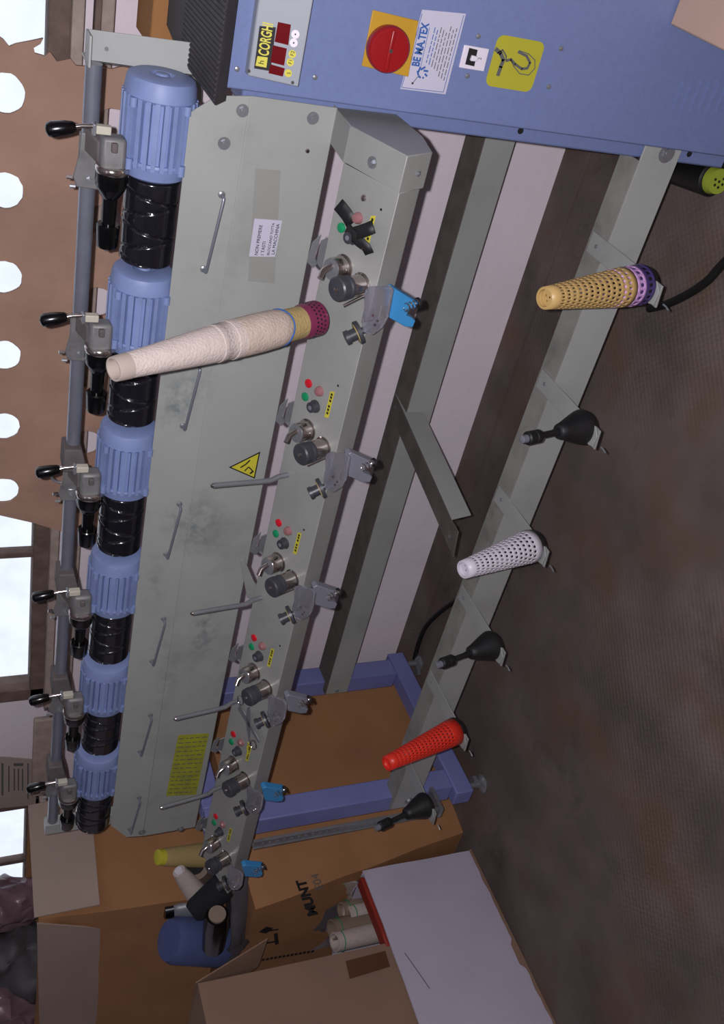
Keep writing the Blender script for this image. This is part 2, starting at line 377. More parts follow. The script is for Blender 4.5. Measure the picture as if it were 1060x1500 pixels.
# low cone rail: L section
cr = G(); cr.box((-2.47,1.562,.250),(-.383,1.5655,.338))
o = cr.done('cone_rail','rail',fr,bevel=.0008); 
G().box((-2.47,1.562,.338),(-.427,1.622,.3415)).done('cone_rail_top','dustl',fr)
bolt((-.407,1.562,.283), (0,-1,0), .0145, fr, 'rail_bolt'); bolt((-2.44,1.562,.283), (0,-1,0), .012, fr, 'rail_bolt')
# middle rail near the wall
G().box((-2.46,2.045,.318),(-.40,2.0485,.398)).done('middle_rail','rail',fr,bevel=.0008)
G().box((-2.46,2.045,.398),(-.40,2.135,.4015)).done('middle_rail_top','dust',fr)
G().box((-2.46,2.132,.33),(-.40,2.135,.398)).done('middle_rail_back','rail',fr)
bolt((-2.445,2.045,.36), (0,-1,0), .008, fr, 'rail_bolt', washer=False)
# loose support arm
arm = thing('rail_arm', (-1.33,2.0,.40), 'grey angle-iron arm jutting forward from the middle rail', 'bracket')
a0, a1 = V((-1.297,2.13,.402)), V((-1.347,1.62,.440)); wv = V((-.062,0,0))
G().prism([a0, a1, V((-1.350,1.575,.440)), V((-1.418,1.560,.440)), a0+wv], (0,0,.0025)).done('top_flange','dust',arm)
G().prism([a0, a1, a1-V((-.002,-.012,.060)), a0-V((0,0,.060))], (-.0025,0,0)).done('side_flange','rail',arm)
G().cyl((-1.325,2.1,.4035),(-1.325,2.1,.407),.006,seg=8).done('rivet','steel',arm); G().cyl((-1.385,1.60,.4425),(-1.385,1.60,.445),.005,seg=8).done('rivet','steel',arm)

# ================================================================ CONTROL CABINET
CY = 1.52
cab = thing('control_cabinet', (-.12,1.8,0), 'tall blue enamelled control cabinet at the near end of the machine', 'control cabinet')
G().prism([(-.388,CY,.05),(-.388,CY,1.175),(-.388,1.94,1.175),(-.388,1.94,.05)],(.70,0,0)).done('body','blue',cab,bevel=.003)
tp = [onX(a,b,-.40) for a,b in ((320,137),(300,151),(272,85),(250,20))]
G().prism([(-.402,1.502,1.176),(-.402,1.47,1.20),(-.402,1.72,1.20),(-.402,1.95,1.178),(-.402,1.95,1.176)],(.71,0,0)).done('ribbed_top','grille',cab,bevel=.002)
g = G()
for k in range(90): x = -.398+.0077*k; g.box((x,1.475,1.1995),(x+.0038,1.72,1.2015))
g.done('top_rib','grille',cab)['kind'] = 'stuff'
g = G()
for k in range(7):
    p = [onY(a,b,CY) for a,b in ((1002+13*k-7*0,118),(985+13*k,168))]
    p[1].x = p[0].x-.055; p[1].z = p[0].z
    g.bar(p[0]+V((0,-.001,0)), p[1]+V((0,-.001,0)), (0,.002,0), (0,0,.0016))
g.done('louvre','blue',cab)
NY = V((0,-1,0))
def fpt(x, y, e=0): p = onY(x,y,CY-e); return p
for x,y in ((347,101),(461,113),(700,53),(684,111),(821,71),(803,127)):
    G().lathe(fpt(x,y), NY, [(0,.0042),(.002,.0038),(.003,.001)], 14).done('screw','steel',cab)
# controller box with tilted face
def box_face():
    a, b = onY(363,108,CY-.018), onY(437,128,CY-.042)
    u = EX.copy(); v = (a-b); v = (v - u*v.dot(u)).normalized(); n = u.cross(v)
    return b, a, u, v, n
b_, a_, bu, bv, bn = box_face()
ctl = G(); W_ = .26; H_ = (a_-b_).dot(bv)
c0 = b_; c1 = b_+bu*W_; c2 = c1+bv*H_; c3 = c0+bv*H_
cpts = [c0, c1, c2, c3]; bk = [V((p.x, CY+.002, p.z)) for p in cpts]
vs = [ctl.bm.verts.new(p) for p in cpts+bk]
for f in ((0,1,2,3),(7,6,5,4),(0,4,5,1),(1,5,6,2),(2,6,7,3),(3,7,4,0)): ctl.bm.faces.new([vs[i] for i in f])
ctl = ctl.done('controller_box','console_box',cab,bevel=.002); ctl['label'] = 'light grey controller box with red displays'
def bpt(x, y, e=.0): return onP(x, y, b_ + bn*e, bn)
def bquad(name, px, m, e=.0006, parent=ctl, ext=.0008):
    return G().prism([bpt(*p, e) for p in px], bn*ext).done(name, m, parent)
bquad('name_plate', ((372,100),(396,104),(404,40),(380,38)), 'ink', .0002)
bquad('logo_badge', ((374,96),(390,99),(392,84),(377,82)), 'yellowl', .001)
text('h', bpt(386,95,.002), bu, bv, .012, 'ink', ctl, 'logo_mark')
text('CORGHI', bpt(392.5,83,.0012), bu, bv, .0215, 'yellowl', ctl, bold=.0005, xs=.55)
for px in (((393,107),(414,112),(417,100),(396,94)), ((396,91),(416,96),(420,71),(400,66)), ((402,61),(422,66),(426,36),(407,32))):
    bquad('display_window', px, 'display', .0004)
for x,y in ((422,107),(425,91),(428,79)):
    G().cyl(bpt(x,y), bpt(x,y)+bn*.001, .0055, seg=20).done('key','yellowl',ctl)
for s,x,y in (('S',425,109.5),('F1',427,94.5),('F2',430,82.5)): text(s, bpt(x,y,.001), bu, bv, .0075, 'ink', ctl, 'key_letter')
for x,y in ((430,62.5),(432.5,50)):
    p = bpt(x,y); k_ = G().cyl(p, p+bn*.0012, .006, seg=24).done('push_key','whitep',ctl); G().cyl(p+bn*.0012, p+bn*.0018, .0012, seg=10)\
        .done('key_dot','ink',ctl)
for x,y in ((364.5,104),(428.5,121)): G().lathe(bpt(x,y), bn, [(0,.0028),(.0015,.002)],12).done('screw','chrome',ctl)
# main rotary switch
sw = G().prism([fpt(*p) for p in ((529,96),(597,112),(612,30),(545,14))],(0,-.003,0)).done('switch_plate','ochre',cab,bevel=.001)
sp = onY(571,74,CY-.022)
sk = G().lathe(V((sp.x,CY-.003,sp.z)), NY, [(0,.033),(.008,.0345),(.016,.0345),(.019,.032),(.0195,.028)], 40).done('rotary_switch','red',cab)
G().bar(sp+V((-.030,.001,0)), sp+V((.030,.001,0)), (0,.004,0), (0,0,.0035)).done('grip_bar','red',sk,bevel=.002)
G().cyl(sp+V((0,-.004,0)),sp+V((0,-.0045,0)),.003).done('centre_screw','chrome',sk)
G().prism([sp+V((a,.0015,b)) for a,b in ((-.022,-.017),(-.017,-.022),(-.013,-.018),(-.018,-.013))],(0,-.001,0)).done('pointer_mark','yellowl',sk)
# maker's sticker
st = G().prism([fpt(*p) for p in ((586,130),(652,138),(682,20),(618,14))],(0,-.0006,0)).done('maker_sticker','paper',cab)
def ln(p, q, wd, m, e=.0012, par=st, nm='print_line'): 
    p, q = onY(*p,CY-e), onY(*q,CY-e); d = (q-p).normalized(); s = d.cross(EY)*wd/2
    return G().prism([p-s,p+s,q+s,q-s],(0,-.0003,0)).done(nm, m, par)
ln((588,128),(649,135),.0008,'inkb'); ln((588,128),(618,20),.0008,'inkb'); ln((649,135),(679,22),.0008,'inkb')
text('BE MA.TEX', fpt(613,98,.0012), EX, EZ, .0185, 'inkb', st, bold=.0006, xs=.72)
ln((616,97),(629,40),.0007,'inkb'); ln((601,94),(614,40),.0007,'inkb')
for i in range(8):
    x = 626+4.6*i; yy = 92+i*3.0 if i < 5 else 118-(7-i)*3
    while yy > 46:
        L = random.uniform(4,11); ln((x+(100-yy)*.255-4,yy),(x+(100-yy+L)*.255-4,yy-L),.0013,'inkb' if i<2 else 'inkg'); yy -= L+2
for k in range(7):
    a = k*.9; ln((617+5*math.cos(a),108+6*math.sin(a)),(619+8*math.cos(a+.7),106+9*math.sin(a+.7)),.003,'inkb')
ln((604,122),(612,112),.0008,'ink'); G().cyl(fpt(604,122,.001),fpt(604,122,.002),.0018).done('dot','ink',st)
# breaker
br = G().prism([fpt(*p) for p in ((671,98),(707,104),(715,71),(679,65))],(0,-.004,0)).done('breaker','whitep',cab,bevel=.001)
G().prism([onY(*p,CY-.0042) for p in ((681,94),(694,97),(699,73),(687,70))],(0,-.001,0)).done('breaker_slot','ink',br)
G().prism([onY(*p,CY-.005) for p in ((687,88),(696,89),(698,82),(690,80))],(0,-.006,0)).done('toggle','whitep',br,bevel=.001)
text('2', onY(704,88,CY-.0045), EX, EZ, .008, 'inkg', br, 'number')
# yellow pictogram sticker
c = [fpt(*p) for p in ((710,126),(777,134),(797,60),(730,50))]
o_ = c[0]; uu = (c[3]-c[0]); 
px0 = min(p.x for p in c); px1 = max(p.x for p in c); pz0 = min(p.z for p in c); pz1 = max(p.z for p in c)
pic = fill2d('pictogram_sticker', [rrect(0,0,px1-px0-.003,pz1-pz0,.012)], (px0+.001,CY,pz0), EX, EZ, .0008, 'yellow', cab)
rng = G().prism
def stroke(pts, wd, m, par, nm): 
    P = [onY(a,b,CY-.0012) for a,b in pts]; g = G()
    for p,q in zip(P,P[1:]):
        d = (q-p).normalized(); s_ = d.cross(EY)*wd/2; g.prism([p-s_-d*wd*.2,p+s_-d*wd*.2,q+s_+d*wd*.2,q-s_+d*wd*.2],(0,-.0003,0))
    return g.done(nm, m, par)
stroke([(726,72),(733,78),(737,88),(733,98),(729,110)],.0065,'inkg',pic,'figure')
stroke([(728,78),(736,73),(741,82),(741,88)],.0022,'inkg',pic,'figure_arm')
stroke([(741,89),(748,87),(754,94),(764,101),(772,100),(776,92),(771,82),(759,76)],.0042,'inkg',pic,'horseshoe_shape')
stroke([(748,88),(752,97),(761,108),(774,110),(783,100),(783,88),(774,79),(760,74)],.0014,'inkg',pic,'outline_shape')

# cream carton standing in front of the cabinet's right foot
cb = thing('cream_carton', onZ(1080,-30,0), 'cream cardboard carton in front of the blue cabinet, cut by the frame', 'carton')
k0, k1 = onZ(995,43,.42), onZ(1062,76,.42); dY = (k0-k1).normalized(); sX = V((dY.y,-dY.x,0))
A0 = k0+dY*.03; A1 = A0-dY*.5
G().prism([V((p.x,p.y,0)) for p in (A0,A1,A1+sX*.4,A0+sX*.4)],(0,0,.42)).done('box_body','cream',cb,bevel=.003)

# black yarn spool with lime cone under the cabinet
p0, p1 = onZ(1049,265,.042), onZ(985,247,.042)
ax = (p1-p0).normalized(); p0.z = p1.z = .042
sp_ = thing('yarn_spool', V((p0.x,p0.y,0)), 'black yarn spool on a lime green cone lying under the blue cabinet', 'yarn spool')
G().lathe(p0, ax, [(.01,.030),(.014,.036),(.16,.031),(.165,.02)], 32).done('black_yarn','rubber',sp_)
G().lathe(p0, ax, [(-.008,.026),(.012,.030),(.02,.028)], 32).done('lime_cone','lime',sp_)
g = G(); u_, v_ = basis(ax)
for k in range(6): cc = p0-ax*.0085+(u_*math.cos(k)*.012+v_*math.sin(k)*.012)*(k>0); g.cyl(cc, cc-ax*.0006, .003, seg=10)
g.done('end_hole','ink',sp_)

# ================================================================ COVER PANEL
PY = 1.556
pnl = thing('cover_panel', (-1.38,PY,.97), 'long grey enamelled cover panel below the drums, with wire pulls', 'cover panel')
prof = [( .000,.972),( .000,1.121),( .012,1.212)]
xl, xr = -2.372, -.404
g = G()
g.prism([(xl,PY,.974),(xr,PY,.972),(xr,PY,1.121),(xl,PY,1.121)],(0,.003,0))
g.prism([(xl,PY,1.121),(xr,PY,1.121),(xr-.008,PY+.006,1.172),(xr-.04,PY+.010,1.212),(xl+.06,PY+.010,1.210),(xl,PY+.006,1.165)],(0,.003,0))
g.prism([(xl,PY,.974),(xr,PY,.972),(xr,PY+.02,.972),(xl,PY+.02,.974)],(0,0,.002))
g.done('sheet','grey',pnl,bevel=.0008,smooth=8)
G().box((-2.34,PY+.02,1.02),(-.43,PY+.05,1.17)).done('stiffener','rail',pnl)
for x,y in ((355,162),(328,210),(458,173)): bolt(onY(x,y,PY), (0,-1,0), .0082, pnl)
for x,y in ((450,221),): G().lathe(onY(x,y,PY),(0,-1,0),[(0,.004),(.003,.003)],12).done('screw','chrome',pnl)
for x,y in ((208,1219),(264,1214)): bolt(onY(x,y,PY), (0,-1,0), .008, pnl)
for k in range(6):
    x0, x1, z0, z1 = -.566-PX*k, -.700-PX*k, 1.146, 1.160
    hp = [(x0,PY,z0),(x0,PY-.012,z0),(x0-.001,PY-.0155,z0),(x0-.004,PY-.017,z0+.0004),(x1+.004,PY-.017,z1-.0004),(x1+.001,PY-.0155,z1),(x1,PY-.012,z1),(x1,PY,z1)]
    h = G().tube(hp,.0027,10).done('wire_pull','tube',pnl)
    G().lathe((x0,PY,z0),(0,-1,0),[(0,.0062),(.0015,.006),(.003,.0035)],14).done('ferrule','steel',h); G().lathe((x1,PY,z1),(0,-1,0),[(0,.0062),(.0015,.006),(.003,.0035)],14).done('ferrule','steel',h)
def ppt(x, y, e=.0): return onY(x,y,PY-e)
G().prism([ppt(*p) for p in ((374,247),(411,250),(402,415),(363,412))],(0,-.0003,0)).done('tape_patch','ghost',pnl)
note = G().prism([ppt(*p,.0004) for p in ((372.5,320),(413,323),(402.5,376),(364.5,375.5))],(0,-.0006,0)).done('handwritten_note','paper',pnl)
lines = ['NON PREMERE','I TASTI','BLOCCANO TUTTA','LA MACCHINA']
bx = ((377,374),(386,374),(394,374),(401.5,373))
d0 = (ppt(384,322)-ppt(375.5,374)).normalized()
for s_, (x,y) in zip(lines, bx): text(s_, ppt(x,y,.0011), d0, EZ, .0084 if s_ != lines[2] else .0066, 'ink', note, 'handwriting')
tri = [ppt(*p,.0003) for p in ((335,684.5),(381,661.5),(373,701))]
cen = (tri[0]+tri[1]+tri[2])/3
ts = G().prism(tri,(0,-.0005,0)).done('warning_triangle','ink',pnl)
G().prism([cen+(p-cen)*.86+V((0,-.0006,0)) for p in tri],(0,-.0004,0)).done('yellow_field','yellowl',ts)
def pstroke(pts, wd, m, par, nm, e=.0015):
    P = [ppt(a,b,e) for a,b in pts]; g = G()
    for p,q in zip(P,P[1:]):
        d = (q-p).normalized(); s_ = d.cross(EY)*wd/2; g.prism([p-s_,p+s_,q+s_,q-s_],(0,-.0003,0))
    return g.done(nm, m, par)
pstroke([(352,685),(360,680),(366,674)],.003,'ink',ts,'pictogram'); pstroke([(358,690),(364,684),(370,690)],.0025,'ink',ts,'pictogram')
pstroke([(366,694),(371,690)],.004,'ink',ts,'pictogram')
yl = [ppt(*p,.0003) for p in ((261,1077),(306,1074),(287,1164),(243,1166))]
ys = G().prism(yl,(0,-.0006,0)).done('yellow_notice','label_y',pnl)
for k in range(14):
    f0 = (k+.7)/14.6; a_1 = yl[0].lerp(yl[3],f0)+V((0,-.0009,0)); b_1 = yl[1].lerp(yl[2],f0)+V((0,-.0009,0)); d = b_1-a_1
    x = .05
    while x < .9:
        L = random.uniform(.08,.2); p = a_1+d*x; q = a_1+d*min(x+L,.95)
        G().prism([p,q,q+V((-.0028,0,0)),p+V((-.0028,0,0))],(0,-.0002,0)).done('print_line','inkg',ys); x += L+.06
# plate between the panel and the console
g = G(); q = [onY(a,b,1.53) for a,b in ((355,822),(361,845),(384,872),(388,868),(372,852),(360,826))]
G().prism([onY(a,b,1.535) for a,b in ((352,822),(358,820),(372,852),(388,872),(372,880),(362,876))],(0,.004,0)).done('support_plate','greyc',pnl)

# ================================================================ CONSOLE
con = thing('console', (-1.37,1.45,.86), 'grey sloped console bar carrying the buttons and thread tensioners', 'console')
CA, CB, CC = V((0,1.462,.982)), V((0,1.346,.930)), V((0,1.381,.880))
sl = (CB-CA).normalized(); SN = V((0, sl.z, -sl.y))           # outward normal of the sloped face
if SN.z < 0: SN = -SN
xe, xs = -2.352, -.462
def atx(p, x): return V((x, p.y, p.z))
pr = [CA, CB, CC, CC+V((0,.022,-.012))]
th = [V((0,.0025,-.0015)), V((0,.003,.0)), V((0,.001,.003)), V((0,.0,.003))]
g = G(); outer = [atx(p,xs) for p in pr]; inner = [atx(p+t,xs) for p,t in zip(pr,th)]
# far end is cut off slantwise
ring0 = outer+inner[::-1]
offs = [0,-.035,-.05,-.05]; off2 = offs+offs[::-1]
a = [g.bm.verts.new(p) for p in ring0]; b = [g.bm.verts.new(V((xe+f,p.y,p.z))) for p,f in zip(ring0,off2)]
for i in range(len(a)): j=(i+1)%len(a); g.bm.faces.new((a[i],b[i],b[j],a[j]))
g.bm.faces.new(a); g.bm.faces.new(b[::-1])
g.done('sloped_face','greyc',con,bevel=.0012,smooth=20)
capp = [(1.563,.973),(1.469,.981),(1.347,.931),(1.382,.873),(1.46,.856),(1.572,.859)]
G().prism([(-.463,y,z) for y,z in capp],(.058,0,0)).done('end_cap','greyc',con,bevel=.0015,smooth=20)
G().box((-1.9,1.47,.88),(-1.86,1.556,.885)).done('stay','rail',con); G().box((-1.1,1.47,.88),(-1.06,1.556,.885)).done('stay','rail',con)
def spt(x, y, e=0): return onP(x, y, CB + SN*e, SN)
bolt(spt(545,238), SN, .0075, con); LN = V((0,-.82,-.57))
pl = onP(610,253, V((0,1.364,.905)), V((0,-(CC.z-CB.z)*-1,0)).normalized() if False else (CC-CB).cross(EX).normalized())
bolt(pl, ((CC-CB).cross(EX) if (CC-CB).cross(EX).y<0 else EX.cross(CC-CB)), .0065, con)
G().lathe(spt(533,290), SN, [(0,.0055),(.003,.005),(.0045,.002)],14).done('dome_screw','chrome',con)
for x,y in ((558,307),(495,565),(445,776),(410,946)): G().cyl(spt(x,y),spt(x,y)+SN*.0006,.0022,seg=10).done('pin_hole','ink',con)
# buttons of every station
B0 = {'red_button':(452.5,561.5,'redb',.0082,.004),'green_button':(447.5,581,'greenb',.0082,.004),'indicator_lamp':(468.5,573,'lamp',.0098,.010),'selector_knob':(462,595,'knobm',.0120,.014)}
for k in range(6):
    for nm,(x,y,m_,r,h) in B0.items():
        p = spt(x,y); p.x += PX*(1-k); base = p
        if nm=='red_button' or nm=='green_button': G().lathe(p,SN,[(0,r),(h*.8,r),(h,r*.85)],20).done(nm,m_,con)
        elif nm=='indicator_lamp':
            G().lathe(p,SN,[(0,r),(h*.5,r*.92),(h*.85,r*.7),(h,r*.2)],20).done(nm,m_,con)
        else:
            kn = G().lathe(p,SN,[(0,r*1.05),(.003,r*1.05),(.004,r*.9),(h,r*.82)],10).done(nm,m_,con)
            G().cyl(p+SN*h,p+SN*(h+.0006),r*.35,seg=16).done('knob_cap','grp',kn)
    q4 = [spt(*p) for p in ((484,573),(490,574),(481,612),(475,611))]
    q4 = [p+V((PX*(1-k),0,0)) for p in q4]
    lb = G().prism(q4,SN*.0006).done('yellow_tape_label','yellowl',con)
    for t in (.15,.28,.41,.62,.75,.86):
        p = q4[3].lerp(q4[0],t).lerp(q4[2].lerp(q4[1],t),.3)+SN*.0007; q_ = q4[3].lerp(q4[0],t+.05).lerp(q4[2].lerp(q4[1],t+.05),.75)+SN*.0007
        G().prism([p,V((q_.x,p.y,p.z)),q_,V((p.x,q_.y,q_.z))],SN*.0002).done('embossed_letter','ink',lb)
# black tape strips stuck over the first station's buttons
def tape(pts, wd, lift, lab):
    P = [spt(a,b,l) for (a,b),l in zip(pts,lift)]; g = G(); prev = None
    for i,p in enumerate(P):
        d = (P[min(i+1,len(P)-1)]-P[max(i-1,0)]).normalized(); s_ = d.cross(SN).normalized()*wd/2
        cur = (g.bm.verts.new(p-s_), g.bm.verts.new(p+s_))
        if prev: g.bm.faces.new((prev[0],prev[1],cur[1],cur[0]))
        prev = cur
    o = g.done('tape_strip','blackm',None,solid=.0012); return tag(o, lab, 'tape', None)
tape([(495,299),(501,306),(508,315),(515,328)], .026, [.012,.009,.008,.006], 'upper black tape strip stuck over the red and green buttons')
tape([(508,333),(516,345),(526,354),(536,362),(541,372)], .0195, [.009,.013,.012,.008,.004], 'lower black tape strip curving across the selector knob')
tape([(519,342),(529,339),(538,336),(547,332)], .021, [.012,.014,.012,.010], 'short black tape strip over the yellow label')
# bent rods
r1 = [onY(417,693,1.447), onY(407,699,1.437), onY(397,704.5,1.428), onY(385,706,1.425), onY(350,707,1.415), onY(312,708.5,1.405)]
x_ = r1[0].x
r1 = [V((x_+(p.x-x_)*.6, p.y, p.z)) for p in r1]
r1[0] = atx(CA.lerp(CB,.18), r1[0].x)
for k in range(5):
    sh = V((PX*(1-k),0,0)); rr = .0052
    rd = G().tube([p+sh for p in r1], rr, 12).done('bent_rod','steel',con)
    G().lathe(r1[-1]+sh, (r1[-1]-r1[-2]), [(0,rr),(.003,rr*.8),(.0045,rr*.3)],12).done('rod_tip','chrome',rd)

# ================================================================ TENSION UNITS (one per station)
GRP = 'thread tension units along the console'
tb = spt(505,393)
tu = thing('tension_unit', V((-.65,1.40,.95)), 'x', 'thread tensioner', GRP)
P1, P2 = spt(503,391), spt(529,417)
P1e = P1+SN*.030
h1 = G().lathe(P1,SN,[(0,.0215),(.002,.0215),(.003,.0185),(.026,.0185),(.028,.017)],32).done('chrome_post','chrome',tu)
hk = G().tube([P1e-SN*.002+V((.006,0,0)), P1e+SN*.005+V((.004,.0,0)), P1e+SN*.012+V((-.002,0,.003)), P1e+SN*.022+V((-.012,-.004,.0))], .0058, 10).done('hook_pin','chrome',tu)
G().lathe(P1e,SN,[(-.002,.0175),(.0005,.0175),(.001,.015)],32).done('steel_disc','steel',tu)
h2 = G().lathe(P2,SN,[(0,.0205),(.0015,.0205),(.003,.0175),(.030,.0175)],32).done('brown_post','chrome',tu)
prf = [(.028,.0155),(.031,.0195),(.036,.0195),(.038,.0165),(.041,.0165),(.043,.0205),(.056,.0205),(.0585,.018)]
kb = G().lathe(P2,SN,prf,18).done('tension_knob','knobm',tu)
G().lathe(P2,SN,[(.0585,.004),(.061,.003),(.0615,.001)],14).done('centre_pin','chrome',kb)
# forked guide
for nm_, px_ in (('guide_fork',((470,343),(457,355),(449,383),(458,392),(464,385),(459,376),(465,360))), ('guide_fork',((480,349),(470,352),(463,385),(470,394),(476,380)))):
    G().prism([onY(a,b,1.485) for a,b in px_],(0,-.003,0)).done(nm_,'steel',tu)
G().bar(onY(462,380,1.49), onY(476,396,1.475), (0,.003,0),(0,0,.003)).done('fork_stem','steel',tu)
# small chrome pin
a_, b_2 = spt(538,431), spt(504,449,.03)
b_2 = spt(538,431)+SN*.034+V((-.012,-.004,0))
b_2 = onP(503,448,CB+SN*.026,SN)
G().cyl(a_, b_2, .0032, seg=12).done('guide_pin','chrome',tu)
# clear bracket
zc = 0.012
cl = [(538,424),(545,419),(572,418),(577,424),(570,462),(562,478),(548,490),(536,486),(532,470),(536,452)]
G().prism([spt(a,b,.012) for a,b in cl], SN*.006).done('clear_bracket','clear',tu,bevel=.001)
G().bar(spt(541,428,.002),spt(541,470,.002),V((.0,.0015,0)),SN*.012).done('bracket_wall','clear',tu)
G().cyl(spt(556,470,.008),spt(537,482,.006),.0055).done('bracket_boss','grp',tu)
for x,y in ((546,462),(553,470),(549,476)): G().lathe(spt(x,y,.018),SN,[(0,.0025),(.001,.002)],12).done('rivet','chrome',tu)
G().bar(onY(563,447,1.325), onY(554,478,1.325), (0,.0025,0),(.0,0,.003)).done('chrome_strip','chrome',tu)
# hinged clamp hanging over the lip
YC = 1.352
cpx = [(562,420),(572,416),(612,440),(604,447),(601,462),(598,475),(588,474),(567,461),(564,440)]
clp = G().prism([onY(a,b,YC-.004) for a,b in ((563,419),(571,415),(607,437),(603,446),(594,446),(590,455),(598,459),(603,463),(599,473),(588,472),(565,459))],(0,-.017,0)).done('clamp_block','cyan',tu,bevel=.0015)
sprg = []
s0, s1 = onY(592,451,YC-.026), onY(611,444,YC-.020)
ds = (s1-s0); us, vs_ = basis(ds)
for i in range(49):
    t = i/48; ang = 2*PI*4*t; sprg.append(s0+ds*t+(us*math.cos(ang)+vs_*math.sin(ang))*.0068)
G().tube(sprg,.0014,6).done('spring','chrome',tu)
G().cyl(s1, s1+ds.normalized()*.004, .009).done('spring_cap','blackm',tu)
# lower roller
pa = spt(534,483,.004); pb = onP(506,496,CB+SN*.032,SN)
da = (pb-pa); La = da.length
ro = G().lathe(pa,da,[(0,.006),(La*.2,.006),(La*.22,.020),(La*.40,.0205),(La*.42,.0195)],28).done('roller_flange','knobm',tu)
G().lathe(pa,da,[(La*.42,.0165),(La*.46,.0165)],28).done('straw_disc','disc',ro)
G().lathe(pa,da,[(La*.46,.0105),(La*.8,.0105),(La*.81,.0125),(La,.0125),(La*1.02,.009)],20).done('roller_hub','knobm',ro)
seen = ['with a bright blue clamp, below the black tape strips', 'with a grey clamp, beside the first bent rod', 'with a grey clamp, above the projecting rail arm',
        'with a grey clamp, ahead of the hanging scissors', 'with a bright blue clamp, just past the hanging scissors', 'with a bright blue clamp, at the cut far end of the console']
greyclamp = clp.data.copy(); greyclamp.materials.clear(); greyclamp.materials.append(M['grp'])
units = []
for k in range(6):
    t = tu if k == 0 else copy_tree(tu, (-PX*k,0,0))
    t['label'] = 'thread tensioner ' + seen[k]; units.append(t)
    if k in (1,2,3):
        for ch in t.children:
            if ch.name.startswith('clamp_block'): ch.data = greyclamp

# scissors hanging from the fourth rod
sc_p = spt(353,1042,.012)
scs = thing('scissors', spt(362,1055,.0), 'small dark scissors lying on the console past the fourth tensioner', 'scissors')
for px_, m_ in ((((352,1032),(363,1052),(381,1086),(379,1088),(360,1056),(349,1038)),'steel'), (((363,1036),(366,1036),(367,1064),(366,1090),(362,1066),(361,1050)),'steel')):
    G().prism([spt(a,b,.010) for a,b in px_], SN*.0022).done('blade',m_,scs)
for (x,y) in ((371,1091),(352,1026)):
    c_ = spt(x,y,.011); u2 = EX; v2 = SN.cross(EX)
    G().tube([c_+(u2*math.cos(t)*1.3+v2*math.sin(t))*.010 for t in [2*PI*i/24 for i in range(25)]],.0018,8).done('finger_ring','chrome',scs)
G().tube([spt(364,1088,.008),spt(362,1094,.004),spt(363,1101,.003),spt(361,1107,.002)],.0022,6).done('yellow_thread','yellowl',scs)

# ================================================================ CARRIER TUBE AND UPRIGHT BRACKET
TY, TZ, TR = 1.645, 1.350, .0135
ct = thing('carrier_tube', (-1.3,TY,TZ), 'long round steel tube above the drums carrying the cradles', 'tube')
G().cyl((-2.36,TY,TZ),(-.41,TY,TZ),TR,seg=28).done('tube','tube',ct)
upb = G(); pts = [onY(a,b,1.66) for a,b in ((135,48),(133,94),(305,97),(300,50))]
upb.prism([(-.412,1.66,1.362),(-.412,1.66,1.10),(-.36,1.66,1.10),(-.366,1.66,1.362)],(0,.003,0))
upb.box((-.412,1.62,1.358),(-.366,1.663,1.362)); upb.box((-.412,1.66,1.10),(-.409,1.70,1.362))
upb.done('upright_bracket','rail',ct,bevel=.001)
G().cyl((-.39,1.66,1.33),(-.39,1.657,1.33),.003).done('rivet','steel',ct)
ub = G().box((-2.40,1.63,1.10),(-2.36,1.66,1.37)).done('far_bracket','rail',ct,bevel=.001)
# wire clip on the tube
G().tube([V((-1.225,TY,TZ))+V((0,math.cos(t),math.sin(t)))*.018 for t in [2*PI*i/20 for i in range(21)]],.002,6).done('wire_ring','steel',ct)
G().tube([V((-1.20,TY,TZ+.004))+V((math.cos(t)*.02,0.0,math.sin(t)*.024+.012)) for t in [2*PI*i/20 for i in range(21)]],.0025,6).done('wire_ring','steel',ct)

# ================================================================ MOTORS AND DRUMS
MY, MZ = 1.612, 1.250
mo = thing('drive_motor', (-.48,MY,MZ-.06), 'x', 'electric motor', 'finned blue motors between the drums')
n = 26; ringp = []
for k in range(n):
    for a_off, r in ((-.5,.0535),(-.30,.0510),(-.25,.0600),(.25,.0600),(.30,.0510)):
        if a_off == -.5: continue
        t = 2*PI*(k+a_off)/n; ringp.append((r*math.cos(t), r*math.sin(t)))
G().prism([(-.540,MY+a,MZ+b) for a,b in ringp],(.106,0,0)).done('finned_body','motor',mo,smooth=25)
G().lathe((-.438,MY,MZ),EX,[(0,.0545),(.004,.0575),(.024,.0555),(.031,.0525),(.034,.046),(.034,.02),(.030,.016)],40).done('end_bell','motor',mo,smooth=30)
G().lathe((-.562,MY,MZ),EX,[(0,.046),(.004,.052),(.016,.0545),(.026,.0575),(.03,.056)],40).done('drive_flange','motor',mo,smooth=30)
for a in (.6,2.2,3.75,5.2):
    c_ = V((0,math.cos(a)*.059,math.sin(a)*.059))+V((0,MY,MZ))
    for xa,xb in ((-.448,-.434),(-.545,-.528)): G().cyl(V((xa,c_.y,c_.z)),V((xb,c_.y,c_.z)),.0062,seg=12).done('bolt_lug','motor',mo)
G().box((-.52,MY-.015,MZ-.075),(-.45,MY+.03,MZ-.05)).done('mounting_foot','motor',mo,bevel=.003)
G().lathe((-.404,MY-.0,MZ),EX,[(-.001,.012),(.002,.010),(.0025,.004)],16).done('shaft_cap','motor',mo)
mlabs = ['finned blue motor beside the upright bracket, nearest the cabinet', 'finned blue motor partly behind the standing yarn cone', 'finned blue motor level with the warning triangle, third from the cabinet',
  'finned blue motor fourth from the cabinet', 'finned blue motor fifth from the cabinet', 'finned blue motor farthest from the cabinet']
for k in range(6):
    t = mo if k == 0 else copy_tree(mo, (-PX*k,0,0)); t['label'] = mlabs[k]
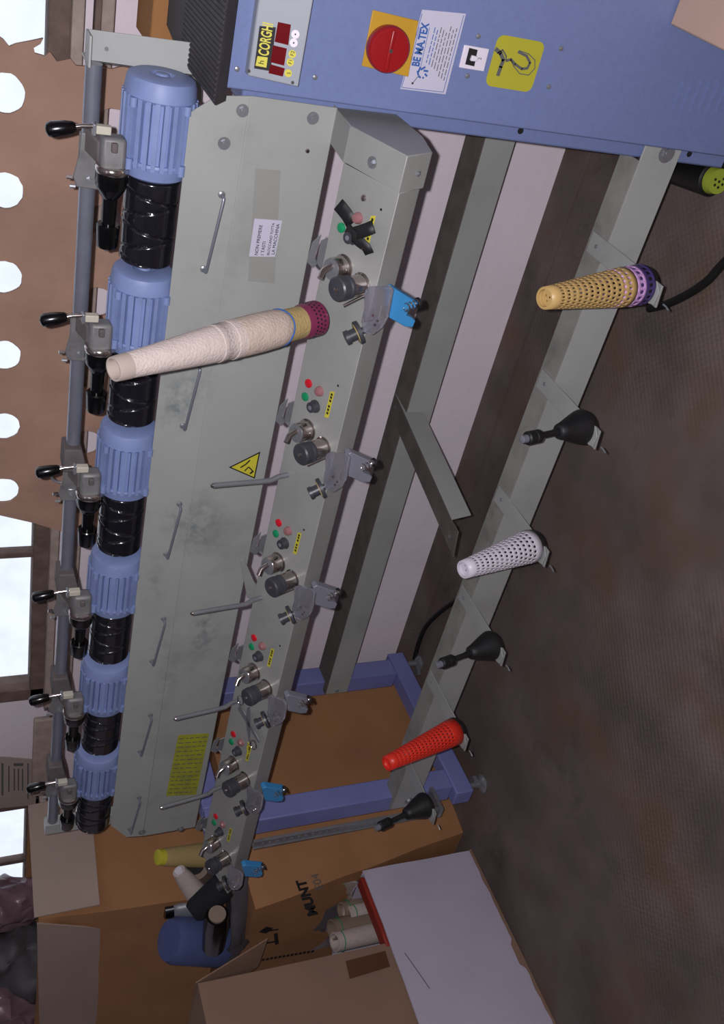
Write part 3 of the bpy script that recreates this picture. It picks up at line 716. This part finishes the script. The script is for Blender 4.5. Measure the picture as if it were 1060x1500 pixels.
DX0, DX1, DR = -.565, -.712, .0455
def drum_mesh():
    g = G(); nt_, nx = 96, 72; rows = []
    for i in range(nx+1):
        x = DX0+(DX1-DX0)*i/nx; ring = []
        for j in range(nt_):
            th_ = 2*PI*j/nt_; r = DR; f = i/nx
            for s_ in (1,-1):
                turns = 2.5; ph = (f*turns*2*PI*s_ + (0 if s_ == 1 else PI*.6)) % (2*PI)
                d = abs((th_-ph+PI) % (2*PI) - PI); wdt = .16
                if d < wdt*2: r -= .0042*math.exp(-(d/wdt)**2)
            if i in (0,nx): r -= .002
            ring.append(g.bm.verts.new((x, MY+math.cos(th_)*r, MZ+math.sin(th_)*r)))
        rows.append(ring)
    for A,B in zip(rows,rows[1:]):
        for j in range(nt_): g.bm.faces.new((A[j],A[(j+1)%nt_],B[(j+1)%nt_],B[j]))
    g.bm.faces.new(rows[0]); g.bm.faces.new(rows[-1][::-1]); return g
dr = drum_mesh().done('grooved_drum','drum',smooth=60)
dlabs = ['glossy black grooved drum between the first and second blue motors', 'glossy black grooved drum partly behind the standing yarn cone', 'glossy black grooved drum between the third and fourth blue motors',
  'glossy black grooved drum between the fourth and fifth blue motors','glossy black grooved drum between the fifth and sixth blue motors','glossy black grooved drum at the far end of the row']
for k in range(6):
    t = dr
    if k: t = dr.copy(); C.objects.link(t); t.location.x -= PX*k
    tag(t, dlabs[k], 'drum', 'black grooved drums')

# ================================================================ PACKAGE CRADLES
SY, SZ = 1.585, 1.322
cr = thing('package_cradle', (-.55,SY,SZ), 'x', 'cradle', 'package cradles on the carrier tube')
gp = [V((-.490,SY,1.368)), V((-.494,SY,1.383)), V((-.500,SY,1.430))]
G().tube([V((-.486,SY,1.350)),V((-.488,SY,1.36)),V((-.489,SY,1.372)),V((-.4925,SY,1.386))],.0035,10).done('handle_rod','chrome',cr)
G().lathe(V((-.4915,SY,1.381)),V((-.010,0,.045)),[(0,.0065),(.004,.009),(.018,.0115),(.036,.0125),(.043,.010),(.046,.005)],20).done('handle_grip','black',cr)
G().box((-.497,SY-.008,1.328),(-.484,SY+.006,1.352)).done('pivot_block','brass',cr,bevel=.0015)
G().box((-.500,SY-.009,1.351),(-.482,SY+.007,1.3565)).done('pivot_collar','steel',cr,bevel=.001)
bd = G(); bd.prism([(-.499,SY-.012,1.342),(-.499,SY-.012,1.303),(-.548,SY-.017,1.303),(-.556,SY-.017,1.342)],(0,.03,0))
bd.done('cast_body','cast',cr,bevel=.006)
G().box((-.520,SY-.020,1.318),(-.505,SY+.02,1.328)).done('dark_link','castb',cr,bevel=.002)
pr_ = [(0,.0255),(.003,.0275),(.008,.0275),(.011,.0262)]
G().lathe((-.545,SY,SZ),-EX,pr_,32).done('steel_rim','chrome',cr)
G().lathe((-.552,SY,SZ),-EX,[(0,.0255),(.018,.0262),(.022,.0245),(.026,.0248),(.032,.0225),(.044,.0150),(.048,.0120)],32).done('cone_cup','black',cr)
G().lathe((-.598,SY,SZ),-EX,[(0,.0125),(.045,.0115),(.052,.0115)],24).done('spindle_shaft','black',cr)
G().lathe((-.643,SY,SZ),-EX,[(0,.0175),(.002,.0192),(.036,.0178),(.040,.0160)],28).done('end_cup','black',cr)
G().lathe((-.683,SY,SZ),-EX,[(0,.005),(.006,.005),(.008,.002)],12).done('end_screw','steel',cr)
# clamp around the tube
cpn = [(-.512,TZ+.016),(-.545,TZ+.018),(-.585,TZ+.026),(-.602,TZ+.020),(-.604,TZ-.020),(-.590,TZ-.022),(-.56,TZ-.016),(-.515,TZ-.014)]
clm = G().prism([(x,TY-.018,z) for x,z in cpn],(0,.004,0)).done('clamp_plate','cast',cr,bevel=.002)
G().cyl((-.600,TY,TZ),(-.518,TY,TZ),.0168,seg=24).done('clamp_sleeve','cast',cr,bevel=.001)
G().prism([(-.505,TY-.014,TZ+.012),(-.505,TY-.014,TZ-.022),(-.515,SY+.01,TZ-.03),(-.515,SY+.01,TZ-.006)],(-.035,0,0)).done('clamp_arm','castb',cr,bevel=.003)
bolt((-.588,TY-.018,TZ+.0), (0,-1,0), .0065, cr, 'clamp_nut', 'steel')
G().cyl((-.588,TY-.012,TZ+.026),(-.588,TY-.012,TZ+.036),.004,seg=8).done('clamp_stud','chrome',cr)
G().cyl((-.600,TY-.02,TZ+.022),(-.600,TY-.02,TZ+.031),.0035,seg=8).done('clamp_stud','steel',cr)
clabs = ['cradle with black handle and cream tag, nearest the upright bracket', 'cradle with black handle just behind the tip of the standing yarn cone', 'cradle with black handle beside the last board holes, third along the tube',
  'cradle with black handle below the window mullion, fourth along the tube', 'cradle with black handle in front of the window pier, fifth along the tube', 'cradle with black handle above the open cardboard box, last on the tube']
for k in range(6):
    t = cr if k == 0 else copy_tree(cr, (-PX*k,0,0)); t['label'] = clabs[k]
    if k == 0:
        for ch in t.children:
            if ch.name.startswith('pivot_block'): 
                ch.data = ch.data.copy(); ch.data.materials.clear(); ch.data.materials.append(M['tag']); ch['label'] = 'cream paper tagged pivot block'
for k in range(2,6):   # boxy housing on the farther arms
    x = -.470-PX*k
    for t in [o for o in C.objects if o.name.startswith('package_cradle') and abs(o.location.x-(-.55-PX*k)) < .01]:
        G().prism([(x,TY-.028,TZ-.014),(x,TY-.028,TZ+.020),(x-.05,TY-.034,TZ+.022),(x-.05,TY-.034,TZ-.026)],(0,.05,0)).done('housing','castb',t,bevel=.003)

# ================================================================ YARN PACKAGE ON THE FIRST ROD
Bp = onY(464,466,1.372); Tp = onX(166,541,Bp.x-.0); Tp = Bp + (Tp-Bp)
ya = thing('yarn_package', Bp, 'large cream yarn cone with a maroon base standing on the console', 'yarn cone')
axy = (Tp-Bp); Ly = axy.length; axy = axy.normalized()
def dist_px(p): 
    d = p-CAM; return F/ (d.dot(fwd))
def rp(px, f): return px/dist_px(Bp+axy*Ly*f)
G().lathe(Bp, axy, [(0,rp(24.5,0)),(.002,rp(26,0)),(Ly*.085,rp(25.5,.09)),(Ly*.105,rp(23,.1))], 40).done('maroon_cone_base','maroon',ya)
g = G(); u_, v_ = basis(axy)
for row in (0,1,2):
    for k in range(26):
        a = 2*PI*(k+.5*row)/26; d_ = Ly*(.025+.02*row); r_ = rp(25.9,.05)
        c_ = Bp+axy*d_+(u_*math.cos(a)+v_*math.sin(a))*r_; n_ = (u_*math.cos(a)+v_*math.sin(a))
        g.cyl(c_-n_*.001, c_+n_*.0004, .0018, seg=8)
g.done('base_hole','ink',ya)['kind'] = 'stuff'
yp = [(.095,20),(.098,23.5),(.17,24),(.215,25),(.27,30),(.30,31)]
G().lathe(Bp, axy, [(Ly*f,rp(r,f)) for f,r in yp[:4]], 48).done('inner_yarn','yarny',ya)
yb = [(.20,24.5),(.215,26.5),(.25,28.2),(.33,29),(.42,28.8),(.445,28.4)]
G().lathe(Bp, axy, [(Ly*f,rp(r,f)) for f,r in yb], 48).done('cream_yarn','yarn',ya)
yc = [(.44,28.2),(.462,28.4),(.464,29.1),(.482,29.0),(.484,28.2),(.53,27.7),(.532,28.3),(.552,28.1),(.554,27.3),(.62,26.3),(.70,24.6),(.80,22.2),(.90,20),(.945,19)]
G().lathe(Bp, axy, [(Ly*f,rp(r,f)) for f,r in yc], 48).done('white_yarn','yarnw',ya)
# open paper tube tip
ra, rb = rp(19.8,.95), rp(18.2,1.0)
g = G(); seg=40
prof = [(.94,ra),(.995,rb*1.04),(1.0,rb),(1.0,rb*.86),(.995,rb*.82),(.90,rb*.80)]
g.lathe(Bp, axy, [(Ly*f,r) for f,r in prof], 40); g.done('tube_tip','news',ya)
g = G(); a_5 = 2*PI; pts = [Bp+axy*Ly*(.205+.01*math.sin(t*2))+(u_*math.cos(t)+v_*math.sin(t))*(rp(26.6,.21)) for t in [2*PI*i/40 for i in range(41)]]
g.tube(pts,.0014,6).done('blue_thread','inkb',ya)

# ================================================================ CONE SPINDLES ON THE LOW RAIL
sx, sy_ = -.612, 1.412
AR = math.radians(14.5); AXS = V((0,-math.sin(AR),math.cos(AR)))
ss = thing('cone_holder', (sx,1.50,.342), 'x', 'cone holder', 'cone holders on the low rail')
G().prism([(sx-.022,1.612,.3425),(sx+.022,1.612,.3425),(sx+.022,1.378,.3425),(sx+.008,1.362,.3425),(sx-.018,1.364,.3425),(sx-.022,1.376,.3425)],(0,0,.0025)).done('flat_arm','rail',ss,bevel=.0006)
G().prism([(sx+.020,1.364,.337),(sx+.020,1.40,.337),(sx-.022,1.39,.337),(sx-.022,1.358,.337)],(0,0,.0045)).done('end_plate','greyc',ss,bevel=.001)
G().lathe((sx,1.585,.345),EZ,[(0,.0045),(.002,.004),(.003,.001)],12).done('rivet','steel',ss)
b0 = V((sx,sy_,.346))
G().lathe(b0,AXS,[(-.008,.024),(-.002,.036),(.005,.0375),(.012,.036),(.030,.0305),(.062,.0195),(.074,.0165),(.078,.011)],32).done('cone_base','blackm',ss)
G().lathe(b0,AXS,[(.07,.010),(.095,.0068),(.135,.0068)],16).done('spindle','blackm',ss)
col = G().lathe(b0,AXS,[(.130,.0115),(.134,.0142),(.146,.0142),(.147,.0125),(.150,.0125),(.151,.0142),(.166,.0142),(.169,.011)],20).done('spring_collar','blackm',ss)
G().lathe(b0,AXS,[(.165,.009),(.182,.008),(.184,.004)],14).done('spindle_tip','grp',ss)
G().tube([(sx-.01,1.35,.334),(sx-.011,1.342,.332),(sx-.014,1.334,.331)],.0018,6).done('wing_wire','steel',ss)
slabs = ['cone holder under the stacked tan, lilac and violet cones', 'bare black cone holder between the tan and the white cones', 'cone holder under the white perforated cone',
 'bare black cone holder between the white and the red cones', 'cone holder under the orange-red perforated cone', 'bare cone holder in front of the blue frame post']
for k in range(6):
    t = ss if k == 0 else copy_tree(ss, (-PX*k,0,0)); t['label'] = slabs[k]
    if k == 3:
        pass
# perforated cones with real holes
def perf(base, axis, L, r0, r1, rows, cols, solid0, solid1, m, label, cap=True, hole=.30):
    u, v = basis(axis); g = G(); bm = g.bm; cache = {}
    def P(f, t): 
        r = r0+(r1-r0)*f; return base+axis*(L*f)+(u*math.cos(t)+v*math.sin(t))*r
    def vt(f, t):
        k = (round(f,5), round(t % (2*PI),5))
        if k not in cache: cache[k] = bm.verts.new(P(f,t))
        return cache[k]
    dt = 2*PI/cols
    df = (1-solid0-solid1)/rows
    def solid(f0,f1,st):
        for c_ in range(cols*2): 
            a0_, a1_ = c_*dt/2+st, (c_+1)*dt/2+st; bm.faces.new((vt(f0,a0_),vt(f0,a1_),vt(f1,a1_),vt(f1,a0_)))
    solid(0, solid0, 0)
    for r_ in range(rows):
        f0 = solid0+df*r_; f1 = f0+df; fm = (f0+f1)/2
        for c_ in range(cols):
            tc = (c_+.5+.5*(r_%2))*dt; t0, t1 = tc-dt/2, tc+dt/2
            ou = [vt(f0,t0),vt(f0,tc),vt(f0,t1),vt(fm,t1),vt(f1,t1),vt(f1,tc),vt(f1,t0),vt(fm,t0)]
            an = [5*PI/4,3*PI/2,7*PI/4,0,PI/4,PI/2,3*PI/4,PI]
            inn = [bm.verts.new(P(fm+df*hole*math.sin(a), tc+dt*hole*math.cos(a))) for a in an]
            for i in range(8): j=(i+1)%8; bm.faces.new((ou[i],ou[j],inn[j],inn[i]))
    solid(1-solid1, 1, 0)
    bmesh.ops.remove_doubles(bm, verts=bm.verts[:], dist=.00002)
    root = thing('perforated_cone', base, label, 'yarn cone')
    g.done('cone_shell', m, root, solid=.0016, smooth=50)
    G().lathe(base+axis*(L-.0035), axis, [(0,r1*1.0),(.003,r1*1.06),(.0045,r1*.98),(.0045,r1*.82),(.0,r1*.80)], 36, cap=False).done('rim', m, root)
    if cap:
        g2 = fill2d('inner_cap', [circ(0,0,r1*.9,30)]+[circ(r1*.45*math.cos(a),r1*.45*math.sin(a),r1*.11,8) for a in [2*PI*i/5 for i in range(5)]]+[circ(0,0,r1*.11,8)], base+axis*(L-.014), u, v, .001, m, root)
    return root
def cone_at(k, b_px, t_px, off=0, dy=0, r0=.031, r1=.0165, **kw):
    b = b0 + V((-PX*k,0,0)) + AXS*off
    return b
ang = lambda k: AXS
A_t = V((-.018,-math.sin(math.radians(16)),math.cos(math.radians(16)))).normalized()
c0_ = b0.copy()
perf(c0_+A_t*.010, A_t, .062, .0385, .034, 3, 20, .06, .10, 'violet', 'violet perforated cone, lowest of the stack of three', cap=False)
perf(c0_+A_t*.036, A_t, .058, .0378, .0335, 3, 18, .06, .10, 'lilac', 'lilac perforated cone between the violet and tan cones', cap=False)
perf(c0_+A_t*.062, A_t, .212, .0370, .0190, 13, 22, .05, .09, 'tan', 'tan perforated cone on top of the lilac one', hole=.26)
A_w = V((-.03,-math.sin(math.radians(15.5)),math.cos(math.radians(15.5)))).normalized()
perf(c0_+V((-PX*2,0,0))+A_w*.012, A_w, .208, .0385, .0195, 13, 20, .07, .09, 'whitep', 'white perforated cone on the low rail', hole=.27)
perf(c0_+V((-PX*4,0,0))+A_w*.008, A_w, .232, .0365, .0190, 16, 22, .12, .08, 'redp', 'orange-red perforated cone on the low rail', hole=.2)

# perforated upright strut at the far end
sp0, sp1 = onY(374,1227,1.5), onY(641,1187,1.5)
stt = thing('slotted_strut', V((sp1.x,1.5,sp1.z)), 'grey slotted steel strut beside the far frame post', 'strut')
H2 = sp0.z-sp1.z; xm = -2.425
lo = [[(-.013,0),(.013,0),(.013,H2),(-.013,H2)]] + [circ(.003,.02+.022*i,.0045,10) for i in range(int(H2/.022)-1)]
fill2d('holed_face', lo, (xm,1.498,sp1.z), EX, EZ, -.002, 'steel', stt)
G().prism([(xm-.015,1.494,sp1.z),(xm-.012,1.494,sp1.z),(xm-.012,1.494,sp0.z),(xm-.015,1.494,sp0.z)],(0,.03,0)).done('side_web','steel',stt)
G().prism([(xm+.011,1.498,sp1.z),(xm+.014,1.498,sp1.z),(xm+.014,1.498,sp0.z),(xm+.011,1.498,sp0.z)],(0,.006,0)).done('side_web','steel',stt)
G().box((xm-.02,1.49,sp1.z-.012),(xm+.02,1.575,sp1.z)).done('foot_clip','steel',stt)

# ================================================================ CARTONS AND YARN AT THE FAR END
def hexa(name, lo4, hi4, m, parent, cuts=10, amt=.006, freq=5, seed=0, open_top=False, bevel=0):
    g = G(); v = [g.bm.verts.new(V(p)) for p in list(lo4)+list(hi4)]
    fs = [(0,1,5,4),(1,2,6,5),(2,3,7,6),(3,0,4,7),(3,2,1,0)] + ([] if open_top else [(4,5,6,7)])
    for f in fs: g.bm.faces.new([v[i] for i in f])
    g.cut(cuts); g.rough(amt, freq, seed)
    for q in g.bm.verts: q.co.z = max(q.co.z, .001)
    return g.done(name, m, parent, smooth=30, solid=.005 if open_top else 0)
# lower big carton
cC = thing('large_carton', (-3.05,1.8,0), 'big brown printed carton standing behind the blue end frame', 'carton')
x0, x1 = -2.70, -3.45
hexa('box_body', [(x0,1.57,.002),(x0+.10,2.175,.002),(x1,2.175,.002),(x1,1.57,.002)], [(x0,1.455,.775),(x0+.10,2.175,.785),(x1,2.175,.785),(x1,1.47,.775)], 'card', cC, 12, .006, 5, 3)
def cfront(x, y):                                 # on the sloping front face
    n_ = V((0,-.775,-.095)).normalized(); return onP(x,y,V((x0,1.549,0)),n_)
def cside(x, y): return onX(x,y,x0+.007)
pu = V((0,1,0)); pv = V((0,-.1,.99))
text('MUNT', cside(464,1341), V((0,1,.02)), EZ, .042, 'ink', cC, 'printed_word', lift=.006, bold=.002)
text('E04', cside(474,1303), V((0,1,.02)), EZ, .038, 'inkg', cC, 'printed_word', lift=.003)
fp_ = lambda p: p+V((0,-.012,0))
g = G(); a,b = fp_(cfront(372,1365)), fp_(cfront(402,1372)); 
for pts_, wd in ((((374,1378),(402,1374)),.008),(((402,1362),(404,1378)),.012),(((383,1356),(393,1358)),.03),(((393,1358),(406,1356)),.006)):
    p,q = [fp_(cfront(*t)) for t in pts_]; d=(q-p).normalized(); s_=d.cross(EY)*wd/2; g.prism([p-s_,p+s_,q+s_,q-s_],(0,-.001,0))
g.done('printed_arrow','ink',cC)
g = G()
for i in range(13):
    p,q = fp_(cfront(382+6*i,1401-1.0*i)), fp_(cfront(386+6*i,1400-1.0*i)); s_=V((.006,0,0)); g.prism([p-s_,p+s_,q+s_,q-s_],(0,-.001,0))
g.done('printed_dash_line','ink',cC)
# upper carton with folded-out flaps
AX0 = -2.86
cA = thing('open_carton', (-3.3,1.9,.8), 'brown open cardboard box with folded flaps stacked on the big carton', 'carton')
hexa('box_body', [(AX0+.02,1.60,.80),(AX0+.02,2.10,.80),(-3.9,2.10,.80),(-3.9,1.60,.80)], [(AX0,1.655,1.372),(AX0,2.062,1.365),(-3.9,2.06,1.37),(-3.9,1.66,1.37)], 'card', cA, 8, .004, 4, 9, open_top=True)
f1 = [onX(a,b,AX0+.012) for a,b in ((41,1181),(50,1345),(145,1334),(131,1172))]
f1 = [p+V((.0 if i in (0,1) else .03,0,0)) for i,p in enumerate(f1)]
G().prism(f1,(.005,0,0)).done('side_flap','flap',cA)
tf = [onY(a,b,1.64) for a,b in ((54,1351),(58,1520),(140,1520),(148,1358))]
G().prism(tf,(0,-.005,0)).done('front_flap','flap',cA)
# plastic bags behind it
bgp = onY(5,1400,2.0)
pb_ = thing('storage_carton', (-4.45,1.8,0), 'brown carton under the plastic bags, mostly hidden at the far left', 'carton')
hexa('box_body', [(-4.0,1.55,.002),(-4.0,2.13,.002),(-4.9,2.13,.002),(-4.9,1.55,.002)], [(-4.0,1.55,1.25),(-4.0,2.13,1.25),(-4.9,2.13,1.25),(-4.9,1.55,1.25)], 'cardd', pb_, 4, .004, 4, 5)
blabs = ['crumpled pinkish plastic bag leaning out beside the open box flap','dark crumpled plastic bag lowest in the pile behind the open box','pale translucent plastic bag at the frame edge behind the open box']
for (x,y,Y,r,sx_,sy2,sz_,m_),lb in zip(((14,1325,2.0,.14,.8,.6,1.25,'bag'),(20,1412,1.88,.15,1.0,.7,.95,'sack'),(0,1500,1.78,.17,1.2,.8,1.0,'bag')),blabs):
    c_ = onY(x,y,Y)
    g = G().ball(c_, r, sx_, sy2, sz_, 4); g.rough(.06,6,r*30).rough(.03,17,3).rough(.012,45,7); tag(g.done('plastic_bag',m_,smooth=60), lb, 'bag')
# sack with yarn cones on the ledge
sk_ = thing('yarn_sack', (-2.9,1.58,.79), 'dark grey sack holding mixed yarn cones past the console end', 'sack')
g = G().ball((-2.93,1.565,.800),.17,1.35,.62,.55,4)
g.rough(.035,7,2).rough(.01,25,5)
for v in g.bm.verts:
    if v.co.z > .83: v.co.z = .83 - (v.co.z-.83)*.4
    v.co.z = max(v.co.z, .70)
g.done('sack_body','sack',sk_,smooth=70)
def cone_thing(name, pb, pt, Yb, Yt, prof, m, lab, extra=None, cat='yarn cone'):
    b, t_ = onY(*pb,Yb), onY(*pt,Yt); ax_ = t_-b; L = ax_.length
    r = thing(name, b, lab, cat, None)
    G().lathe(b, ax_, [(L*f,q) for f,q in prof], 28).done('yarn', m, r)
    if extra: 
        for nm_, pf, mm in extra: G().lathe(b, ax_, [(L*f,q) for f,q in pf], 28).done(nm_, mm, r)
    return r
cone_thing('yarn_cone',(308,1252),(230,1256),1.68,1.66,[(0,.040),(.85,.027),(.9,.024)],'yarny','straw coloured yarn cone with yellow tip behind the console end',[('yellow_tip',[(.86,.025),(.99,.023),(1,.018)],'yellowl')])
cone_thing('yarn_cone',(300,1325),(262,1276),1.56,1.60,[(0,.040),(.8,.026),(1,.020)],'yarnw','white yarn cone leaning out of the sack',[('core',[(.98,.014),(1.03,.012)],'whitep')])
cone_thing('yarn_cone',(300,1322),(240,1334),1.62,1.62,[(0,.04),(.7,.036),(.8,.030)],'grp','grey-white yarn cone with a black tip pointing up',[('black_tip',[(.78,.030),(1,.026)],'black')])
cone_thing('yarn_cone',(330,1295),(280,1338),1.50,1.46,[(0,.038),(.1,.042),(.9,.034),(1,.026)],'yarnk','fat dark green yarn cone lying across the sack')
cone_thing('yarn_cone',(312,1385),(318,1340),1.44,1.42,[(0,.034),(.7,.038),(1,.032)],'black','black yarn cone with a cream core disc facing out',[('core_disc',[(.98,.026),(1.03,.025)],'brass')])
cone_thing('yarn_cone',(300,1290),(286,1268),1.70,1.66,[(0,.045),(1,.045)],'brass','brown cardboard tube ring lying behind the dark cone',[('dark_bore',[(.99,.028),(1.01,.028)],'ink')])
cone_thing('yarn_spool',(325,1382),(247,1377),1.52,1.52,[(0,.064),(.06,.072),(.9,.070),(1,.060)],'yarnb','large blue yarn spool standing in the sack',cat='yarn spool')

# white carton near the camera
wc = thing('white_carton', (-3.0,1.2,0), 'white cardboard carton with a torn edge on the floor at the far left', 'carton')
XW = -2.706; yf, yr = .86, 1.505; zt = .402
G().prism([(XW,yf,.002),(XW,yr,.002),(XW,yr+.006,zt-.006),(XW,yf,zt+.006)],(-.005,0,0)).cut(6).rough(.003,6,4).done('right_side','white',wc)
G().prism([(XW-.005,yr,.002),(-3.2,yr,.002),(-3.2,yr,zt),(XW-.005,yr,zt)],(0,-.005,0)).done('rear_side','white',wc)
G().prism([(XW-.005,yf,.002),(-3.2,yf,.002),(-3.2,yf,zt),(XW-.005,yf,zt)],(0,.005,0)).done('front_side','white',wc)
G().prism([(-3.2,yf,.002),(-3.2,yr,.002),(-3.2,yr,zt),(-3.2,yf,zt)],(.005,0,0)).done('left_side','white',wc)
G().box((-3.19,yf,.002),(XW-.005,yr,.006)).done('bottom','cardd',wc)
g = G(); pts = []
for i in range(41):
    y = yf+(yr-yf)*i/40; pts.append((y, .018+.010*noise.noise(V((i*.35,0,0)))+(.02 if 14<i<20 else 0)))
for (y0,h0),(y1_,h1) in zip(pts,pts[1:]): g.prism([(XW+.004,y0,.001),(XW+.004,y1_,.001),(XW+.004,y1_,h1*.6),(XW+.004,y0,h0*.6)],(.001,0,0))
g.done('torn_brown_edge','cardd',wc)
G().tube([(XW+.004,y,zt-.055-.02*math.sin(8*y)+(y-1.1)*.12) for y in [1.10+.02*i for i in range(7)]],.0012,5).done('crease','inkg',wc)
# its contents
liner = [(XW-.02,1.50,.44),(-2.95,1.505,.52),(-3.0,1.29,.50),(-2.96,1.27,.30),(-2.8,1.49,.30)]
g = G(); n=14; rows=[]
for i in range(n+1):
    a = i/n; row=[]
    for j in range(6):
        b = j/5; p = V((XW-.03-.40*a, 1.502+.006*math.sin(9*a), .2+.26*b+.10*a*b)); row.append(g.bm.verts.new(p+noise.noise_vector(p*14)*.012))
    rows.append(row)
for A,B in zip(rows,rows[1:]):
    for j in range(5): g.bm.faces.new((A[j],A[j+1],B[j+1],B[j]))
tag(g.done('plastic_liner','clear',smooth=70), 'clear plastic liner bag standing up inside the white carton', 'bag')
rd = G(); rp_ = [(528,1282),(540,1284),(587,1376),(568,1384),(548,1340)]
q = [onX(a,b,XW-.012) for a,b in ((527,1283),(541,1285),(588,1378),(566,1386))]
tag(G().prism(q,(-.05,0,0)).cut(3).rough(.004,12,3).done('folded_packet','rust',bevel=.006), 'orange-red folded packet along the inner rim of the white carton', 'packet')
tl = [((483,1330),(500,1334),'cardboard tube end standing tallest beside the printed carton','brass',.030),((520,1290),(505,1312),'narrow cream cardboard tube nearest the white carton rim','brass',.022),
      ((505,1385),(486,1362),'wide cardboard tube beside the brown box in the white carton','brass',.036),((540,1385),(508,1340),'cream tube with green thread leaning in the white carton','yarnw',.032),((500,1395),(490,1380),'white yarn cone low beside the brown box','yarnw',.034)]
for pb2,pt2,lb,m_,r in tl:
    t_ = onX(*pt2,-2.86); b_ = onX(*pt2,-2.86)+V((-.04,.02,-.2)); r0_ = thing('cardboard_tube', b_, lb, 'tube'); axt = t_-b_; L = axt.length
    G().lathe(b_,axt,[(0,r),(L,r*.9),(L+.001,r*.72),(L-.03,r*.68)],28).done('tube_wall',m_,r0_)
    uu_,vv_ = basis(axt)
    G().tube([b_+axt*.9+(uu_*math.cos(t)+vv_*math.sin(t))*r*.94 for t in [2*PI*i/24 for i in range(25)]],.0015,6).done('green_thread','greenb',r0_)
# brown box standing in the white carton
bb = thing('brown_carton', (-2.95,1.1,.01), 'dull brown carton with a strip of tape standing in the white carton', 'carton')
XB = -2.722
hexa('box_body', [(XB,.88,.01),(XB,1.262,.01),(-3.1,1.262,.01),(-3.1,.88,.01)], [(XB,.88,.99),(XB,1.285,.985),(-3.1,1.285,.985),(-3.1,.88,.99)], 'cardd', bb, 5, .002, 4, 2)
G().prism([onX(a,b,XB+.004) for a,b in ((506,1408),(564,1393),(571,1416),(512,1434))],(.001,0,0)).done('tape_strip','tape',bb)
fz = [(XB,1.288,.985),(-3.05,1.288,.985),(-2.98,1.34,.80),(XB-.06,1.38,.76)]
G().prism([V((XB,1.287,.99)), onY(392,1376,1.36), onY(378,1416,1.34), V((XB-.2,1.287,.985))],(0,.004,0)).done('rear_flap','cardd',bb)

# ================================================================ CABLES
def cable(pts, r, lab, par=None):
    P = [V(p) for p in pts]; out = []
    for i in range(len(P)-1):
        p0_,p1_,p2_,p3_ = P[max(i-1,0)],P[i],P[i+1],P[min(i+2,len(P)-1)]
        for s_ in range(8):
            t = s_/8; out.append(.5*((2*p1_)+(p2_-p0_)*t+(2*p0_-5*p1_+4*p2_-p3_)*t*t+(3*p1_-p0_-3*p2_+p3_)*t**3))
    out.append(P[-1]); return tag(G().tube(out,r,10).done('cable','rubber'), lab, 'cable')
cable([onZ(a,b,.012) for a,b in ((1110,340),(1060,385),(1035,412),(1005,432),(975,446),(950,452))], .010, 'thick black cable on the floor running to the tan cone stand')
cable([onZ(a,b,.012) for a,b in ((720,855),(668,880),(640,900),(622,920),(612,945),(607,965))], .009, 'dark cable on the floor curving to the rear foot of the blue frame')

# brown box corner and grey board behind the cabinet top
p_ = onY(245,40,2.05)
obx = thing('orange_carton', (p_.x,2.0,0), 'orange-brown carton behind the ribbed cabinet top', 'carton')
oa, ob_ = onY(218,60,2.0), onY(275,58,2.0)
G().prism([(oa.x-.01,1.99,.01),(oa.x+.32,1.99,.01),(oa.x+.32,2.14,.01),(oa.x-.01,2.14,.01)],(0,0,oa.z-.01)).done('box_body','orange',obx,bevel=.003)
# horizontal cable duct on the wall behind the near motors
duct = G().prism([onY(a,b,WY-.03) for a,b in ((250,40),(232,118),(258,150),(296,150),(300,40))],(0,.026,0))
tag(duct.done('wall_duct','rail',bevel=.002), 'pale grey metal duct on the wall behind the first motor', 'duct')
